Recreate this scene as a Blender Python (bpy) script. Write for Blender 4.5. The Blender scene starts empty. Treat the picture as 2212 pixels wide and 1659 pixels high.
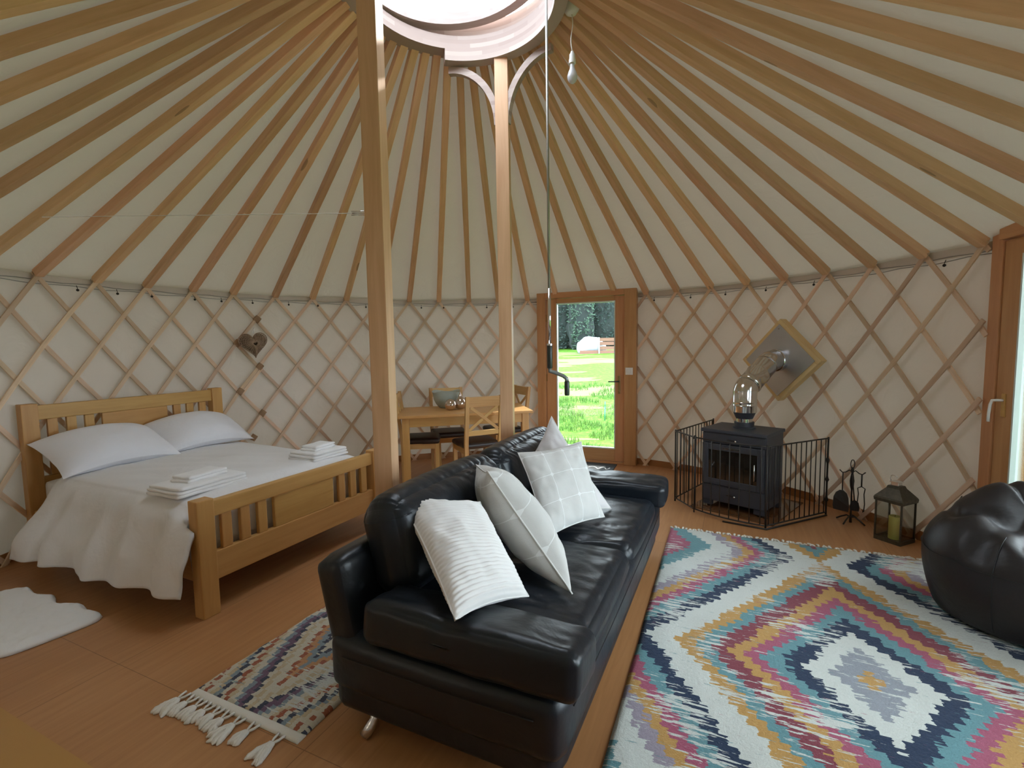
import bpy, bmesh, math, random
from mathutils import Vector, Matrix, noise
random.seed(7)
C = bpy.context.scene.collection
PI = math.pi
R3 = 3.244; CX, CY = -0.297, 3.027; HW = 2.034
# ------------------------------------------------------------ node helpers
def mat_new(name):
    m = bpy.data.materials.new(name); m.use_nodes = True
    nt = m.node_tree; nt.nodes.clear()
    out = nt.nodes.new('ShaderNodeOutputMaterial')
    return m, nt, out
def setin(nt, sock, v):
    if hasattr(v, 'is_output') or isinstance(v, bpy.types.NodeSocket): nt.links.new(v, sock)
    elif v is not None: sock.default_value = v
def M_(nt, op, a, b=None, c=None):
    n = nt.nodes.new('ShaderNodeMath'); n.operation = op
    setin(nt, n.inputs[0], a); setin(nt, n.inputs[1], b); setin(nt, n.inputs[2], c)
    return n.outputs[0]
def coords(nt, kind='Object', scale=(1, 1, 1), loc=(0, 0, 0), rot=(0, 0, 0)):
    t = nt.nodes.new('ShaderNodeTexCoord'); m = nt.nodes.new('ShaderNodeMapping')
    nt.links.new(t.outputs[kind], m.inputs[0])
    m.inputs['Scale'].default_value = scale; m.inputs['Location'].default_value = loc; m.inputs['Rotation'].default_value = rot
    return m.outputs[0]
def noise_(nt, vec, scale, detail=3, rough=.5, dist=0, w=None):
    n = nt.nodes.new('ShaderNodeTexNoise')
    if w is not None:
        n.noise_dimensions = '4D'; setin(nt, n.inputs['W'], w)
    if vec is not None: nt.links.new(vec, n.inputs['Vector'])
    n.inputs['Scale'].default_value = scale; n.inputs['Detail'].default_value = detail
    n.inputs['Roughness'].default_value = rough; n.inputs['Distortion'].default_value = dist
    return n.outputs['Fac']
def ramp(nt, fac, stops, interp='LINEAR'):
    r = nt.nodes.new('ShaderNodeValToRGB'); r.color_ramp.interpolation = interp
    e = r.color_ramp.elements
    while len(e) < len(stops): e.new(.5)
    for k, (p, c) in enumerate(stops):
        e[k].position = p; e[k].color = (*c, 1) if len(c) == 3 else c
    setin(nt, r.inputs[0], fac); return r.outputs[0]
def mix(nt, f, a, b, mode='MIX'):
    n = nt.nodes.new('ShaderNodeMix'); n.data_type = 'RGBA'; n.blend_type = mode
    setin(nt, n.inputs['Factor'], f)
    for s, v in ((n.inputs[6], a), (n.inputs[7], b)):
        if isinstance(v, tuple): s.default_value = (*v, 1) if len(v) == 3 else v
        else: nt.links.new(v, s)
    return n.outputs[2]
def bump(nt, h, strength=.3, dist=.01, normal=None):
    n = nt.nodes.new('ShaderNodeBump'); n.inputs['Strength'].default_value = strength
    n.inputs['Distance'].default_value = dist; nt.links.new(h, n.inputs['Height'])
    if normal is not None: nt.links.new(normal, n.inputs['Normal'])
    return n.outputs[0]
def bsdf(nt, out, color, rough=.5, metal=0, normal=None, spec=None, **kw):
    b = nt.nodes.new('ShaderNodeBsdfPrincipled')
    if isinstance(color, tuple): b.inputs['Base Color'].default_value = (*color, 1)
    else: nt.links.new(color, b.inputs['Base Color'])
    setin(nt, b.inputs['Roughness'], rough); b.inputs['Metallic'].default_value = metal
    if normal is not None: nt.links.new(normal, b.inputs['Normal'])
    if spec is not None: b.inputs['Specular IOR Level'].default_value = spec
    for k, v in kw.items(): b.inputs[k.replace('_', ' ')].default_value = v
    if out is not None: nt.links.new(b.outputs[0], out.inputs[0])
    return b.outputs[0]
def objrand(nt):
    return nt.nodes.new('ShaderNodeObjectInfo').outputs['Random']
def wood(name, c1, c2, rough=.5, s=1.0, knots=False, var=.25, spec=.4):
    """grain runs along each board's own X axis"""
    m, nt, out = mat_new(name)
    rnd = objrand(nt); w = M_(nt, 'MULTIPLY', rnd, 37.0)
    v = coords(nt, 'Object', (1.2*s, 16*s, 16*s))
    n1 = noise_(nt, v, 1.6, 4, .6, .6, w)
    n2 = noise_(nt, coords(nt, 'Object', (.5*s, 5*s, 5*s)), 1.3, 2, .5, 1.0, w)
    f = M_(nt, 'ADD', M_(nt, 'MULTIPLY', n1, .75), M_(nt, 'MULTIPLY', n2, .35))
    col = ramp(nt, f, [(.33, c2), (.5, tuple((a+b)/2 for a, b in zip(c1, c2))), (.68, c1)])
    hv = nt.nodes.new('ShaderNodeHueSaturation')
    setin(nt, hv.inputs['Value'], M_(nt, 'ADD', 1-var/2, M_(nt, 'MULTIPLY', rnd, var)))
    setin(nt, hv.inputs['Hue'], M_(nt, 'ADD', .487, M_(nt, 'MULTIPLY', M_(nt, 'FRACT', M_(nt, 'MULTIPLY', rnd, 7.3)), .016)))
    nt.links.new(col, hv.inputs['Color']); col = hv.outputs[0]
    if knots:
        vo = nt.nodes.new('ShaderNodeTexVoronoi'); vo.voronoi_dimensions = '4D'
        nt.links.new(coords(nt, 'Object', (1.7, 9, 9)), vo.inputs['Vector']); setin(nt, vo.inputs['W'], w); vo.inputs['Scale'].default_value = 1.0
        k = M_(nt, 'LESS_THAN', vo.outputs['Distance'], .13)
        col = mix(nt, M_(nt, 'MULTIPLY', k, .55), col, tuple(x*.35 for x in c2))
    nb = bump(nt, n1, .12, .004)
    bsdf(nt, out, col, rough, 0, nb, spec)
    return m
def plain(name, c, rough=.5, metal=0, bscale=0, bstr=.2, bdist=.002, spec=None, var=.12, vs=6, **kw):
    m, nt, out = mat_new(name)
    v = coords(nt); n = noise_(nt, v, vs, 3)
    col = mix(nt, n, tuple(x*(1-var) for x in c), tuple(min(1, x*(1+var)) for x in c))
    nb = bump(nt, noise_(nt, v, bscale, 3), bstr, bdist) if bscale else None
    bsdf(nt, out, col, rough, metal, nb, spec, **kw)
    return m
# ------------------------------------------------------------ object helpers
WM = {}
def link(name, verts, faces, mat, parent=None, M=None, smooth=False, uvs=None):
    me = bpy.data.meshes.new(name); me.from_pydata([tuple(v) for v in verts], [], faces); me.update()
    if smooth:
        for p in me.polygons: p.use_smooth = True
    if uvs is not None:
        ul = me.uv_layers.new(name='UVMap')
        for lp in me.loops: ul.data[lp.index].uv = uvs[lp.vertex_index]
    me.materials.append(mat)
    o = bpy.data.objects.new(name, me); C.objects.link(o)
    M = M if M is not None else Matrix.Identity(4)
    if parent is not None:
        o.parent = parent; o.matrix_parent_inverse = WM[parent].inverted()
    o.matrix_basis = M; WM[o] = M
    return o
def auto_smooth(o, ang=35):
    me = o.data
    for p in me.polygons: p.use_smooth = True
    bm = bmesh.new(); bm.from_mesh(me)
    for e in bm.edges:
        if len(e.link_faces) == 2 and e.calc_face_angle(0) > math.radians(ang): e.smooth = False
    bm.to_mesh(me); bm.free(); return o
def thing(name, label, cat, loc=(0, 0, 0), rz=0, group=None):
    o = bpy.data.objects.new(name, None); C.objects.link(o); o.empty_display_size = .1
    M = Matrix.Translation(loc) @ Matrix.Rotation(rz, 4, 'Z')
    o.matrix_basis = M; WM[o] = M
    return tag(o, label, cat, group)
def tag(o, label, cat, group=None, kind=None):
    o['label'] = label; o['category'] = cat
    if group: o['group'] = group
    if kind: o['kind'] = kind
    return o
def struct(o, label=None, cat=None):
    o['kind'] = 'structure'
    if label: o['label'] = label
    if cat: o['category'] = cat
    return o
def join(parts):
    V = []; F = []
    for v, f in parts:
        k = len(V); V += list(v); F += [tuple(i+k for i in q) for q in f]
    return V, F
def box_vf(a, b, ch=0.0):
    """axis box from corner a to corner b with chamfer"""
    bm = bmesh.new(); bmesh.ops.create_cube(bm, size=1)
    c = [(a[i]+b[i])/2 for i in range(3)]; s = [abs(b[i]-a[i]) for i in range(3)]
    for v in bm.verts: v.co = Vector((v.co[0]*s[0]+c[0], v.co[1]*s[1]+c[1], v.co[2]*s[2]+c[2]))
    if ch > 0: bmesh.ops.bevel(bm, geom=bm.edges[:], offset=min(ch, min(s)*.45), segments=2, affect='EDGES', profile=.6)
    bm.verts.index_update()
    V = [v.co.copy() for v in bm.verts]; F = [tuple(v.index for v in f.verts) for f in bm.faces]; bm.free()
    return V, F
def frame_x(p0, p1, up=(0, 0, 1)):
    p0 = Vector(p0); p1 = Vector(p1); x = (p1-p0).normalized(); up = Vector(up)
    y = up.cross(x)
    if y.length < 1e-4: y = Vector((0, 1, 0)).cross(x)
    y.normalize(); z = x.cross(y)
    M = Matrix(((x.x, y.x, z.x, p0.x), (x.y, y.y, z.y, p0.y), (x.z, y.z, z.z, p0.z), (0, 0, 0, 1)))
    return M, (p1-p0).length
def beam(name, p0, p1, w, h, mat, parent=None, up=(0, 0, 1), ch=.003, B=None):
    """board from p0 to p1; w = across, h = along up; grain along X. B = extra base matrix"""
    if B is not None: p0 = B @ Vector(p0); p1 = B @ Vector(p1); up = B.to_3x3() @ Vector(up)
    M, L = frame_x(p0, p1, up)
    v, f = box_vf((0, -w/2, -h/2), (L, w/2, h/2), ch)
    return link(name, v, f, mat, parent, M)
def tube_vf(pts, r, n=8, close=False, rs=None):
    pts = [Vector(p) for p in pts]; V = []; F = []; N = len(pts); prev = None
    for i, p in enumerate(pts):
        if close: t = pts[(i+1) % N]-pts[i-1]
        else: t = pts[min(i+1, N-1)]-pts[max(i-1, 0)]
        t.normalize()
        a = Vector((0, 0, 1)) if abs(t.z) < .9 else Vector((1, 0, 0))
        if prev is None: x = a.cross(t).normalized()
        else: x = (prev-t*prev.dot(t)); x = x.normalized() if x.length > 1e-5 else a.cross(t).normalized()
        prev = x; y = t.cross(x); rr = rs[i] if rs else r
        for k in range(n): V.append(p+x*rr*math.cos(2*PI*k/n)+y*rr*math.sin(2*PI*k/n))
    for i in range(N if close else N-1):
        for k in range(n):
            j = (i+1) % N; F.append((i*n+k, i*n+(k+1) % n, j*n+(k+1) % n, j*n+k))
    if not close: F.append(tuple(range(n-1, -1, -1))); F.append(tuple((N-1)*n+k for k in range(n)))
    return V, F
def tube(name, pts, r, mat, parent=None, n=8, close=False, rs=None, M=None):
    v, f = tube_vf(pts, r, n, close, rs); return link(name, v, f, mat, parent, M, True)
def lathe_vf(prof, n=32, c=(0, 0, 0)):
    V = []; F = []
    for r, z in prof:
        for k in range(n): V.append(Vector((c[0]+r*math.cos(2*PI*k/n), c[1]+r*math.sin(2*PI*k/n), c[2]+z)))
    for i in range(len(prof)-1):
        for k in range(n): F.append((i*n+k, i*n+(k+1) % n, (i+1)*n+(k+1) % n, (i+1)*n+k))
    if prof[0][0] > 1e-6: F.append(tuple(range(n-1, -1, -1)))
    if prof[-1][0] > 1e-6: F.append(tuple((len(prof)-1)*n+k for k in range(n)))
    return V, F
def lathe(name, prof, mat, parent=None, n=32, M=None, ang=40):
    v, f = lathe_vf(prof, n); o = link(name, v, f, mat, parent, M); return auto_smooth(o, ang)
def soft_box_vf(s, r, puff=(0, 0, 0), n=14, fn=None):
    """rounded, puffed box, centre origin; fn(p,q)->offset"""
    bm = bmesh.new(); bmesh.ops.create_cube(bm, size=2)
    bmesh.ops.subdivide_edges(bm, edges=bm.edges[:], cuts=n, use_grid_fill=True)
    h = [x/2 for x in s]; r = min(r, min(h)*.99)
    for v in bm.verts:
        p = v.co.copy()
        q = Vector([math.sin(p[i]*PI/2)*.45*h[i]+p[i]*.55*h[i] for i in range(3)])
        c = Vector([max(-(h[i]-r), min(h[i]-r, q[i])) for i in range(3)])
        d = q-c
        if d.length > 1e-7: d = d.normalized()*r
        o = c+d
        for i in range(3):
            j, k = (i+1) % 3, (i+2) % 3
            o[i] += puff[i]*(1-p[j]**2)*(1-p[k]**2)*(p[i])
        if fn: o = o+fn(p, o)
        v.co = o
    bmesh.ops.recalc_face_normals(bm, faces=bm.faces[:])
    bm.verts.index_update()
    V = [v.co.copy() for v in bm.verts]; F = [tuple(v.index for v in f.verts) for f in bm.faces]; bm.free()
    return V, F
def soft_box(name, s, r, mat, parent=None, M=None, puff=(0, 0, 0), n=14, fn=None):
    v, f = soft_box_vf(s, r, puff, n, fn); return link(name, v, f, mat, parent, M, True)
def xf(M, vf): return [M @ Vector(v) for v in vf[0]], vf[1]
def copy_tree(o, parent=None):
    c = o.copy(); C.objects.link(c)
    if parent is not None: c.parent = parent
    for ch in list(o.children): copy_tree(ch, c)
    return c
def T(x, y, z): return Matrix.Translation((x, y, z))
def RZ(a): return Matrix.Rotation(a, 4, 'Z')
def RX(a): return Matrix.Rotation(a, 4, 'X')
def RY(a): return Matrix.Rotation(a, 4, 'Y')
def pol(a, r, z): return Vector((CX+r*math.cos(a), CY+r*math.sin(a), z))
ORD = ['zeroth', 'first', 'second', 'third', 'fourth', 'fifth', 'sixth', 'seventh', 'eighth', 'ninth', 'tenth', 'eleventh', 'twelfth']
# ------------------------------------------------------------ materials
PINE1, PINE2 = (.52, .31, .155), (.37, .195, .085)
m_rafter = wood('rafter_wood', (.78, .51, .295), (.61, .37, .19), .6, 1, True, .35)
m_slat = wood('slat_wood', (.72, .53, .36), (.57, .40, .25), .65, 1.2, False, .35)
m_post = wood('post_wood', (.74, .45, .26), (.58, .31, .16), .5, .8, False, .1)
m_crown = wood('crown_wood', (.42, .33, .29), (.34, .26, .22), .55, 1, False, .15)
m_oak = wood('oak', (.60, .36, .115), (.48, .265, .07), .42, .9, False, .12)
m_oakl = wood('oak_light', (.60, .38, .14), (.47, .27, .085), .45, .9, False, .12)
m_door = wood('door_wood', (.58, .31, .13), (.46, .22, .08), .45, .9, False, .1)
m_frame = wood('flue_frame_wood', (.80, .60, .30), (.68, .48, .20), .55, .9, False, .1)
def canvas(name, c, trans, k=.42):
    m, nt, out = mat_new(name)
    v = coords(nt)
    n = noise_(nt, v, 2.5, 3, .5, .5); fine = noise_(nt, v, 220, 2)
    col = mix(nt, n, tuple(x*.93 for x in c), c)
    nb = bump(nt, noise_(nt, v, 3.0, 4, .55, .8), .35, .05)
    d = nt.nodes.new('ShaderNodeBsdfDiffuse'); nt.links.new(col, d.inputs[0]); nt.links.new(nb, d.inputs['Normal'])
    t = nt.nodes.new('ShaderNodeBsdfTranslucent'); t.inputs[0].default_value = (*trans, 1)
    mx = nt.nodes.new('ShaderNodeMixShader'); mx.inputs[0].default_value = k
    nt.links.new(d.outputs[0], mx.inputs[1]); nt.links.new(t.outputs[0], mx.inputs[2]); nt.links.new(mx.outputs[0], out.inputs[0])
    return m
m_roof = canvas('roof_canvas', (.58, .525, .43), (.62, .56, .42), .018)
m_wall = canvas('wall_canvas', (.63, .545, .465), (.66, .56, .44), .018)
m_hem = plain('hem_cloth', (.6, .57, .48), .9, vs=30)
m_steel = plain('bright_steel', (.72, .72, .72), .12, 1, 12, .08, .004)
m_flue = plain('brushed_flue_steel', (.62, .60, .56), .16, 1, 5, .15, .01)
m_sheet = plain('flue_sheet', (.50, .51, .54), .38, 1, 9, .15, .004)
m_castiron = plain('cast_iron', (.045, .05, .065), .5, 0, 160, .25, .001, vs=40)
m_iron = plain('wrought_iron', (.03, .025, .022), .5, .3, 80, .2, .001)
m_blackpl = plain('black_plastic', (.02, .025, .02), .35)
m_greypl = plain('grey_metal_arm', (.30, .32, .32), .4, .6)
m_white = plain('white_plastic', (.85, .83, .80), .35, var=.03)
m_dark = plain('dark_void', (.012, .011, .01), .8)
m_rope = plain('lashing_cord', (.42, .27, .15), .85, 0, 150, .5, .002)
m_cable = plain('eaves_cable', (.33, .31, .28), .45, .5)
m_brown = plain('seat_leather', (.022, .012, .010), .42, 0, 90, .2, .002)
def leather(name, c, rough=.34):
    m, nt, out = mat_new(name)
    v = coords(nt, 'Object'); big = noise_(nt, v, 4, 4, .6, .4)
    vo = nt.nodes.new('ShaderNodeTexVoronoi'); nt.links.new(v, vo.inputs['Vector']); vo.inputs['Scale'].default_value = 170
    col = mix(nt, big, tuple(x*.8 for x in c), tuple(x*1.25 for x in c))
    b1 = bump(nt, vo.outputs['Distance'], .12, .001); b2 = bump(nt, big, .35, .02, b1)
    rg = M_(nt, 'ADD', rough-.07, M_(nt, 'MULTIPLY', big, .14))
    bsdf(nt, out, col, rg, 0, b2, .42); return m
m_leather = leather('black_leather', (.008, .011, .016), .36)
m_bean = leather('bean_bag_leatherette', (.013, .010, .011), .42)
def fabric(name, c, sc=400, rough=.9, bs=.3, wr=.25):
    m, nt, out = mat_new(name); v = coords(nt, 'Object')
    n = noise_(nt, v, sc, 2); big = noise_(nt, v, 5, 4, .55, .6)
    col = mix(nt, big, tuple(x*.95 for x in c), c)
    b1 = bump(nt, n, bs, .001); b2 = bump(nt, big, wr, .02, b1)
    bsdf(nt, out, col, rough, 0, b2, .2, Sheen_Weight=.15); return m
m_linen = fabric('white_cotton', (.80, .79, .80), 300, .9, .2, .45)
m_pillow = fabric('pillow_cotton', (.82, .82, .86), 300, .9, .2, .45)
m_mattress = fabric('mattress_cloth', (.78, .77, .76))
m_towel = fabric('towelling', (.88, .87, .87), 900, .95, .8, .2)
m_sheep = fabric('sheepskin_pile', (.86, .86, .86), 90, .95, .7, .2)
m_plaincush = fabric('plain_grey_cotton', (.70, .67, .67), 350, .9, .25, .4)
m_fringe = fabric('cream_fringe', (.74, .71, .64), 200, .95, .9, .3)
# glass: thin pane
def pane(name, tint=(1, 1, 1), gl=.07, rough=.0):
    m, nt, out = mat_new(name)
    t = nt.nodes.new('ShaderNodeBsdfTransparent'); t.inputs[0].default_value = (*tint, 1)
    g = nt.nodes.new('ShaderNodeBsdfGlossy'); g.inputs['Roughness'].default_value = rough
    fr = nt.nodes.new('ShaderNodeFresnel'); fr.inputs[0].default_value = 1.45
    f = M_(nt, 'MULTIPLY', fr.outputs[0], gl*12)
    mx = nt.nodes.new('ShaderNodeMixShader'); nt.links.new(f, mx.inputs[0])
    nt.links.new(t.outputs[0], mx.inputs[1]); nt.links.new(g.outputs[0], mx.inputs[2]); nt.links.new(mx.outputs[0], out.inputs[0])
    return m
m_glass = pane('window_glass', (.97, .99, .98))
m_dome = pane('dome_acrylic', (.97, .98, 1.0), .03)
m_lglass = pane('lantern_glass', (.97, .97, .95), .06)
# ============================================================ SHELL
FA = {-5: 3.5684, -4: 3.4434, -3: 3.3203, -2: 3.2063, -1: 3.0803, 0: 2.9632, 1: 2.8387, 2: 2.7186, 3: 2.5984, 4: 2.482, 5: 2.352, 6: 2.2282, 7: 2.1103, 9: 1.8777, 10: 1.7632, 11: 1.6449, 13: 1.4111, 17: 0.9513, 18: 0.841, 19: 0.7228, 20: 0.6048, 21: 0.4883, 22: 0.3696, 23: 0.2488, 24: 0.1272, 25: 0.003, 26: -0.1108, 27: -0.2118, 28: -0.3338, 29: -0.4558}
def A_(x):
    if x < -5: return FA[-5]+(-5-x)*.1205
    if x > 29: return FA[29]-(x-29)*.1205
    ks = sorted(FA); 
    for a, b in zip(ks, ks[1:]):
        if a <= x <= b: return FA[a]+(FA[b]-FA[a])*(x-a)/(b-a)
# ---- floor (boards parallel to the sofa's axis)
def floor_mat():
    m, nt, out = mat_new('floor_boards')
    rot = -math.radians(65.17)
    v = coords(nt, 'Object', (1, 1, 1), (0, 0, 0), (0, 0, rot))
    sp = nt.nodes.new('ShaderNodeSeparateXYZ'); nt.links.new(v, sp.inputs[0])
    u = sp.outputs[0]; w = sp.outputs[1]          # u along, w = -v
    def joint(x, off, per, wd):
        t = M_(nt, 'FRACT', M_(nt, 'DIVIDE', M_(nt, 'SUBTRACT', x, off-per*10), per))
        d = M_(nt, 'MINIMUM', t, M_(nt, 'SUBTRACT', 1.0, t)); return M_(nt, 'LESS_THAN', d, wd/per)
    j = M_(nt, 'MAXIMUM', joint(w, 1.40, 1.2, .0016), joint(u, 1.166, 2.4, .0016))
    mp = nt.nodes.new('ShaderNodeMapping'); nt.links.new(v, mp.inputs[0]); mp.inputs['Scale'].default_value = (1.5, 26, 1)
    n1 = noise_(nt, mp.outputs[0], 1.4, 4, .6, .5)
    n2 = noise_(nt, v, 1.3, 3, .5, .3)
    f = M_(nt, 'ADD', M_(nt, 'MULTIPLY', n1, .6), M_(nt, 'MULTIPLY', n2, .5))
    col = ramp(nt, f, [(.38, (.37, .165, .062)), (.55, (.43, .200, .080)), (.72, (.49, .240, .100))])
    col = mix(nt, M_(nt, 'MULTIPLY', j, .6), col, (.12, .045, .015))
    y = M_(nt, 'MULTIPLY', M_(nt, 'LESS_THAN', u, .81), M_(nt, 'GREATER_THAN', w, 1.5))
    col = mix(nt, y, col, (.46, .235, .065))
    nb = bump(nt, n1, .06, .002)
    bsdf(nt, out, col, M_(nt, 'ADD', .30, M_(nt, 'MULTIPLY', n2, .15)), 0, nb, .45); return m
NF = 96
V = [Vector((CX, CY, 0))]+[pol(2*PI*k/NF, 3.32, 0) for k in range(NF)]+[pol(2*PI*k/NF, 3.32, -.12) for k in range(NF)]
F = [(0, 1+k, 1+(k+1) % NF) for k in range(NF)]+[(1+k, 1+NF+k, 1+NF+(k+1) % NF, 1+(k+1) % NF) for k in range(NF)]
V = [v-Vector((0, 0, 0)) for v in V]
struct(link('floor', V, F, floor_mat()))
# ---- canvas wall, split at the two doors
AD1, AD1b = 1.3648, 0.9896      # far door jambs
AD2, AD2b = -0.0175, -0.412
AD3, AD3b = -0.44, -0.92          # unseen door added beside the right one for daylight     # right door jambs
def wall_arc(name, a0, a1, r, z0, z1, mat, wav=0.0, nz=10, thick=None):
    n = max(4, int(abs(a1-a0)/.025)); V = []; F = []
    for i in range(n+1):
        a = a0+(a1-a0)*i/n
        for k in range(nz+1):
            z = z0+(z1-z0)*k/nz
            rr = r+wav*noise.noise(Vector((a*4, z*1.5, 3)))
            V.append(pol(a, rr, z))
    for i in range(n):
        for k in range(nz):
            b = i*(nz+1)+k; F.append((b, b+nz+1, b+nz+2, b+1))
    return link(name, V, F, mat, None, None, True)
struct(wall_arc('wall_right', AD1b, AD2, 3.285, -.02, 2.10, m_wall, .025))
struct(wall_arc('wall_left', AD1, 2*PI+AD3b, 3.285, -.02, 2.10, m_wall, .025))
m_base = plain('base_rim_wood', (.34, .145, .05), .5)
struct(wall_arc('wall_pier', AD2b, AD3, 3.285, -.02, 2.10, m_wall, 0)).name = 'wall_front'
struct(wall_arc('baseboard_right', AD1b, AD2, 3.262, 0, .075, m_base, 0, 1))
struct(wall_arc('baseboard_left', AD1, 2*PI+AD3b, 3.262, 0, .075, m_base, 0, 1))
struct(wall_arc('trim_1', AD1b, AD2, 3.272, 2.0, 2.045, m_wall, .004, 2))
struct(wall_arc('trim_2', AD1, 2*PI+AD3b, 3.272, 2.0, 2.045, m_wall, .004, 2))
# ---- canvas roof cone with the crown opening
def roofz(r): return 2.034+.035+(3.244-r)/(3.244-.70)*(3.615-2.034)
V = []; F = []; NR = 160; NZ = 16
for i in range(NR):
    a = 2*PI*i/NR
    for k in range(NZ+1):
        r = 3.31+(.685-3.31)*k/NZ
        V.append(pol(a, r, roofz(r)+.012+.008*noise.noise(Vector((math.cos(a)*3, math.sin(a)*3, k*.3)))))
for i in range(NR):
    for k in range(NZ):
        b = i*(NZ+1)+k; c = ((i+1) % NR)*(NZ+1)+k; F.append((b, c, c+1, b+1))
struct(link('ceiling', V, F, m_roof, None, None, True))
# ---- rafters: each a beam of its own, foot at the eaves, head at the crown
def rafter(i, label):
    a = A_(i)
    p0 = pol(a, 3.235, 2.034+.012); p1 = pol(a, .69, 3.615-.008)
    b = beam('roof_rafter', p0, p1, .056, .058, m_rafter, None, (0, 0, 1), .005)
    tag(b, label, 'rafter', 'roof rafters'); return b
for i in range(-8, 34):
    if i < 0:
        lab = f'pine roof rafter leaving the left picture edge, {ORD[-i]} above the leftmost visible rafter foot'
    elif i <= 7: lab = f'pine roof rafter whose foot is {ORD[8-i]} left of the near post at the eaves'
    elif i == 8: lab = 'pine roof rafter whose foot is hidden behind the near post'
    elif i <= 11: lab = f'pine roof rafter whose foot is {ORD[i-8]} right of the near post at the eaves'
    elif i == 12: lab = 'pine roof rafter whose foot is hidden behind the slimmer far post'
    elif i == 13: lab = 'pine roof rafter footing between the far post and the glazed far door'
    elif i <= 16: lab = ['pine roof rafter resting on the far door frame near its left corner', 'pine roof rafter resting on the middle of the far door frame', 'pine roof rafter resting on the far door frame near its right corner'][i-14]
    elif i <= 25: lab = f'pine roof rafter whose foot is {ORD[i-16]} right of the far door at the eaves'
    else: lab = f'pine roof rafter leaving the right picture edge, {ORD[i-25]} above the right door corner'
    rafter(i, lab)
# ---- lattice trellis in three sections, every slat a part
def slat_mesh(pts, wid, th, rad_off):
    """strip following points (angle, z) on the cylinder, flat against it"""
    V = []; F = []; n = len(pts)
    P = [pol(a, R3+rad_off, z) for a, z in pts]
    for i in range(n):
        t = (P[min(i+1, n-1)]-P[max(i-1, 0)]).normalized()
        a = pts[i][0]; nr = Vector((math.cos(a), math.sin(a), 0)); s = t.cross(nr).normalized()
        for sx, sy in ((-1, -1), (1, -1), (1, 1), (-1, 1)): V.append(P[i]+s*sx*wid/2+nr*sy*th/2)
    for i in range(n-1):
        for k in range(4): F.append((i*4+k, i*4+(k+1) % 4, i*4+4+(k+1) % 4, i*4+4+k))
    F.append((3, 2, 1, 0)); F.append(tuple(4*(n-1)+k for k in range(4)))
    return V, F
def slat(parent, i, s, lo, hi):
    """s=+1: '/' seen from inside (inner layer); s=-1: '\\'. idx goes i - 4 t s"""
    n = 64; pts = []
    for k in range(n+1):
        t = -.014+1.036*k/n; x = i-4*t*s
        if lo <= x <= hi: pts.append((A_(x), HW*(1-t)+.02*t))
    if len(pts) < 3: return
    v, f = slat_mesh(pts, .032, .011, -.012 if s > 0 else .003)
    o0 = v[0].copy(); d = (v[-1]-v[0]); M, L = frame_x(v[0], v[-1]); Mi = M.inverted()
    link('slat', [Mi @ q for q in v], f, m_slat, parent, M)
SECT = [('lattice_trellis', 'diamond lattice wall trellis behind the bed, left of the lashed joint', -7.5, 4.56),
        ('lattice_trellis', 'diamond lattice wall trellis between the lashed joint and the glazed far door', 4.44, 13.62),
        ('lattice_trellis', 'diamond lattice wall trellis behind the wood stove, right of the far door', 16.45, 25.12)]
for nm, lab, lo, hi in SECT:
    am = A_((lo+hi)/2)
    t = thing(nm, lab, 'trellis', pol(am, R3, 0), 0, None)
    for i in range(math.floor(lo)-1, math.ceil(hi)+5): slat(t, i, +1, lo, hi)
    for i in range(math.floor(lo)-5, math.ceil(hi)+2): slat(t, i, -1, lo, hi)
    if abs(lo-4.44) < .01:
        # cord lashings and doubled slats where the two sections meet
        for row, x in ((1, 4.5), (2, 4.0), (3, 4.5), (4, 4.0), (5, 4.5), (6, 4.25)):
            z = HW-(HW-.02)*row/8; a = A_(x+.02); c = pol(a, R3-.018, z)
            tx = Vector((math.sin(a), -math.cos(a), 0)); up = Vector((0, 0, 1)); nr = Vector((math.cos(a), math.sin(a), 0))
            d1 = (tx*.62+up*.78); d2 = (tx*.78-up*.62)
            parts = []
            for k in range(-3, 4):
                cc = c+d1*k*.009
                ring = [cc+d2*.030*math.cos(q)-nr*.020*math.sin(q) for q in [2*PI*j/10 for j in range(10)]]
                parts.append(tube_vf(ring, .0042, 5, True))
            link('cord_lashing', *join(parts), m_rope, t, None, True)
        for row, x in ((3.6, 4.3), (5.6, 4.22), (1.5, 4.25)):
            z = HW-(HW-.02)*row/8; a = A_(x); c = pol(a, R3-.026, z); tx = Vector((math.sin(a), -math.cos(a), 0))
            dd = tx*.63+Vector((0, 0, .77))
            beam('splice_slat', c-dd*.17, c+dd*.17, .030, .010, m_slat, t, Vector((math.cos(a), math.sin(a), 0)))
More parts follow.
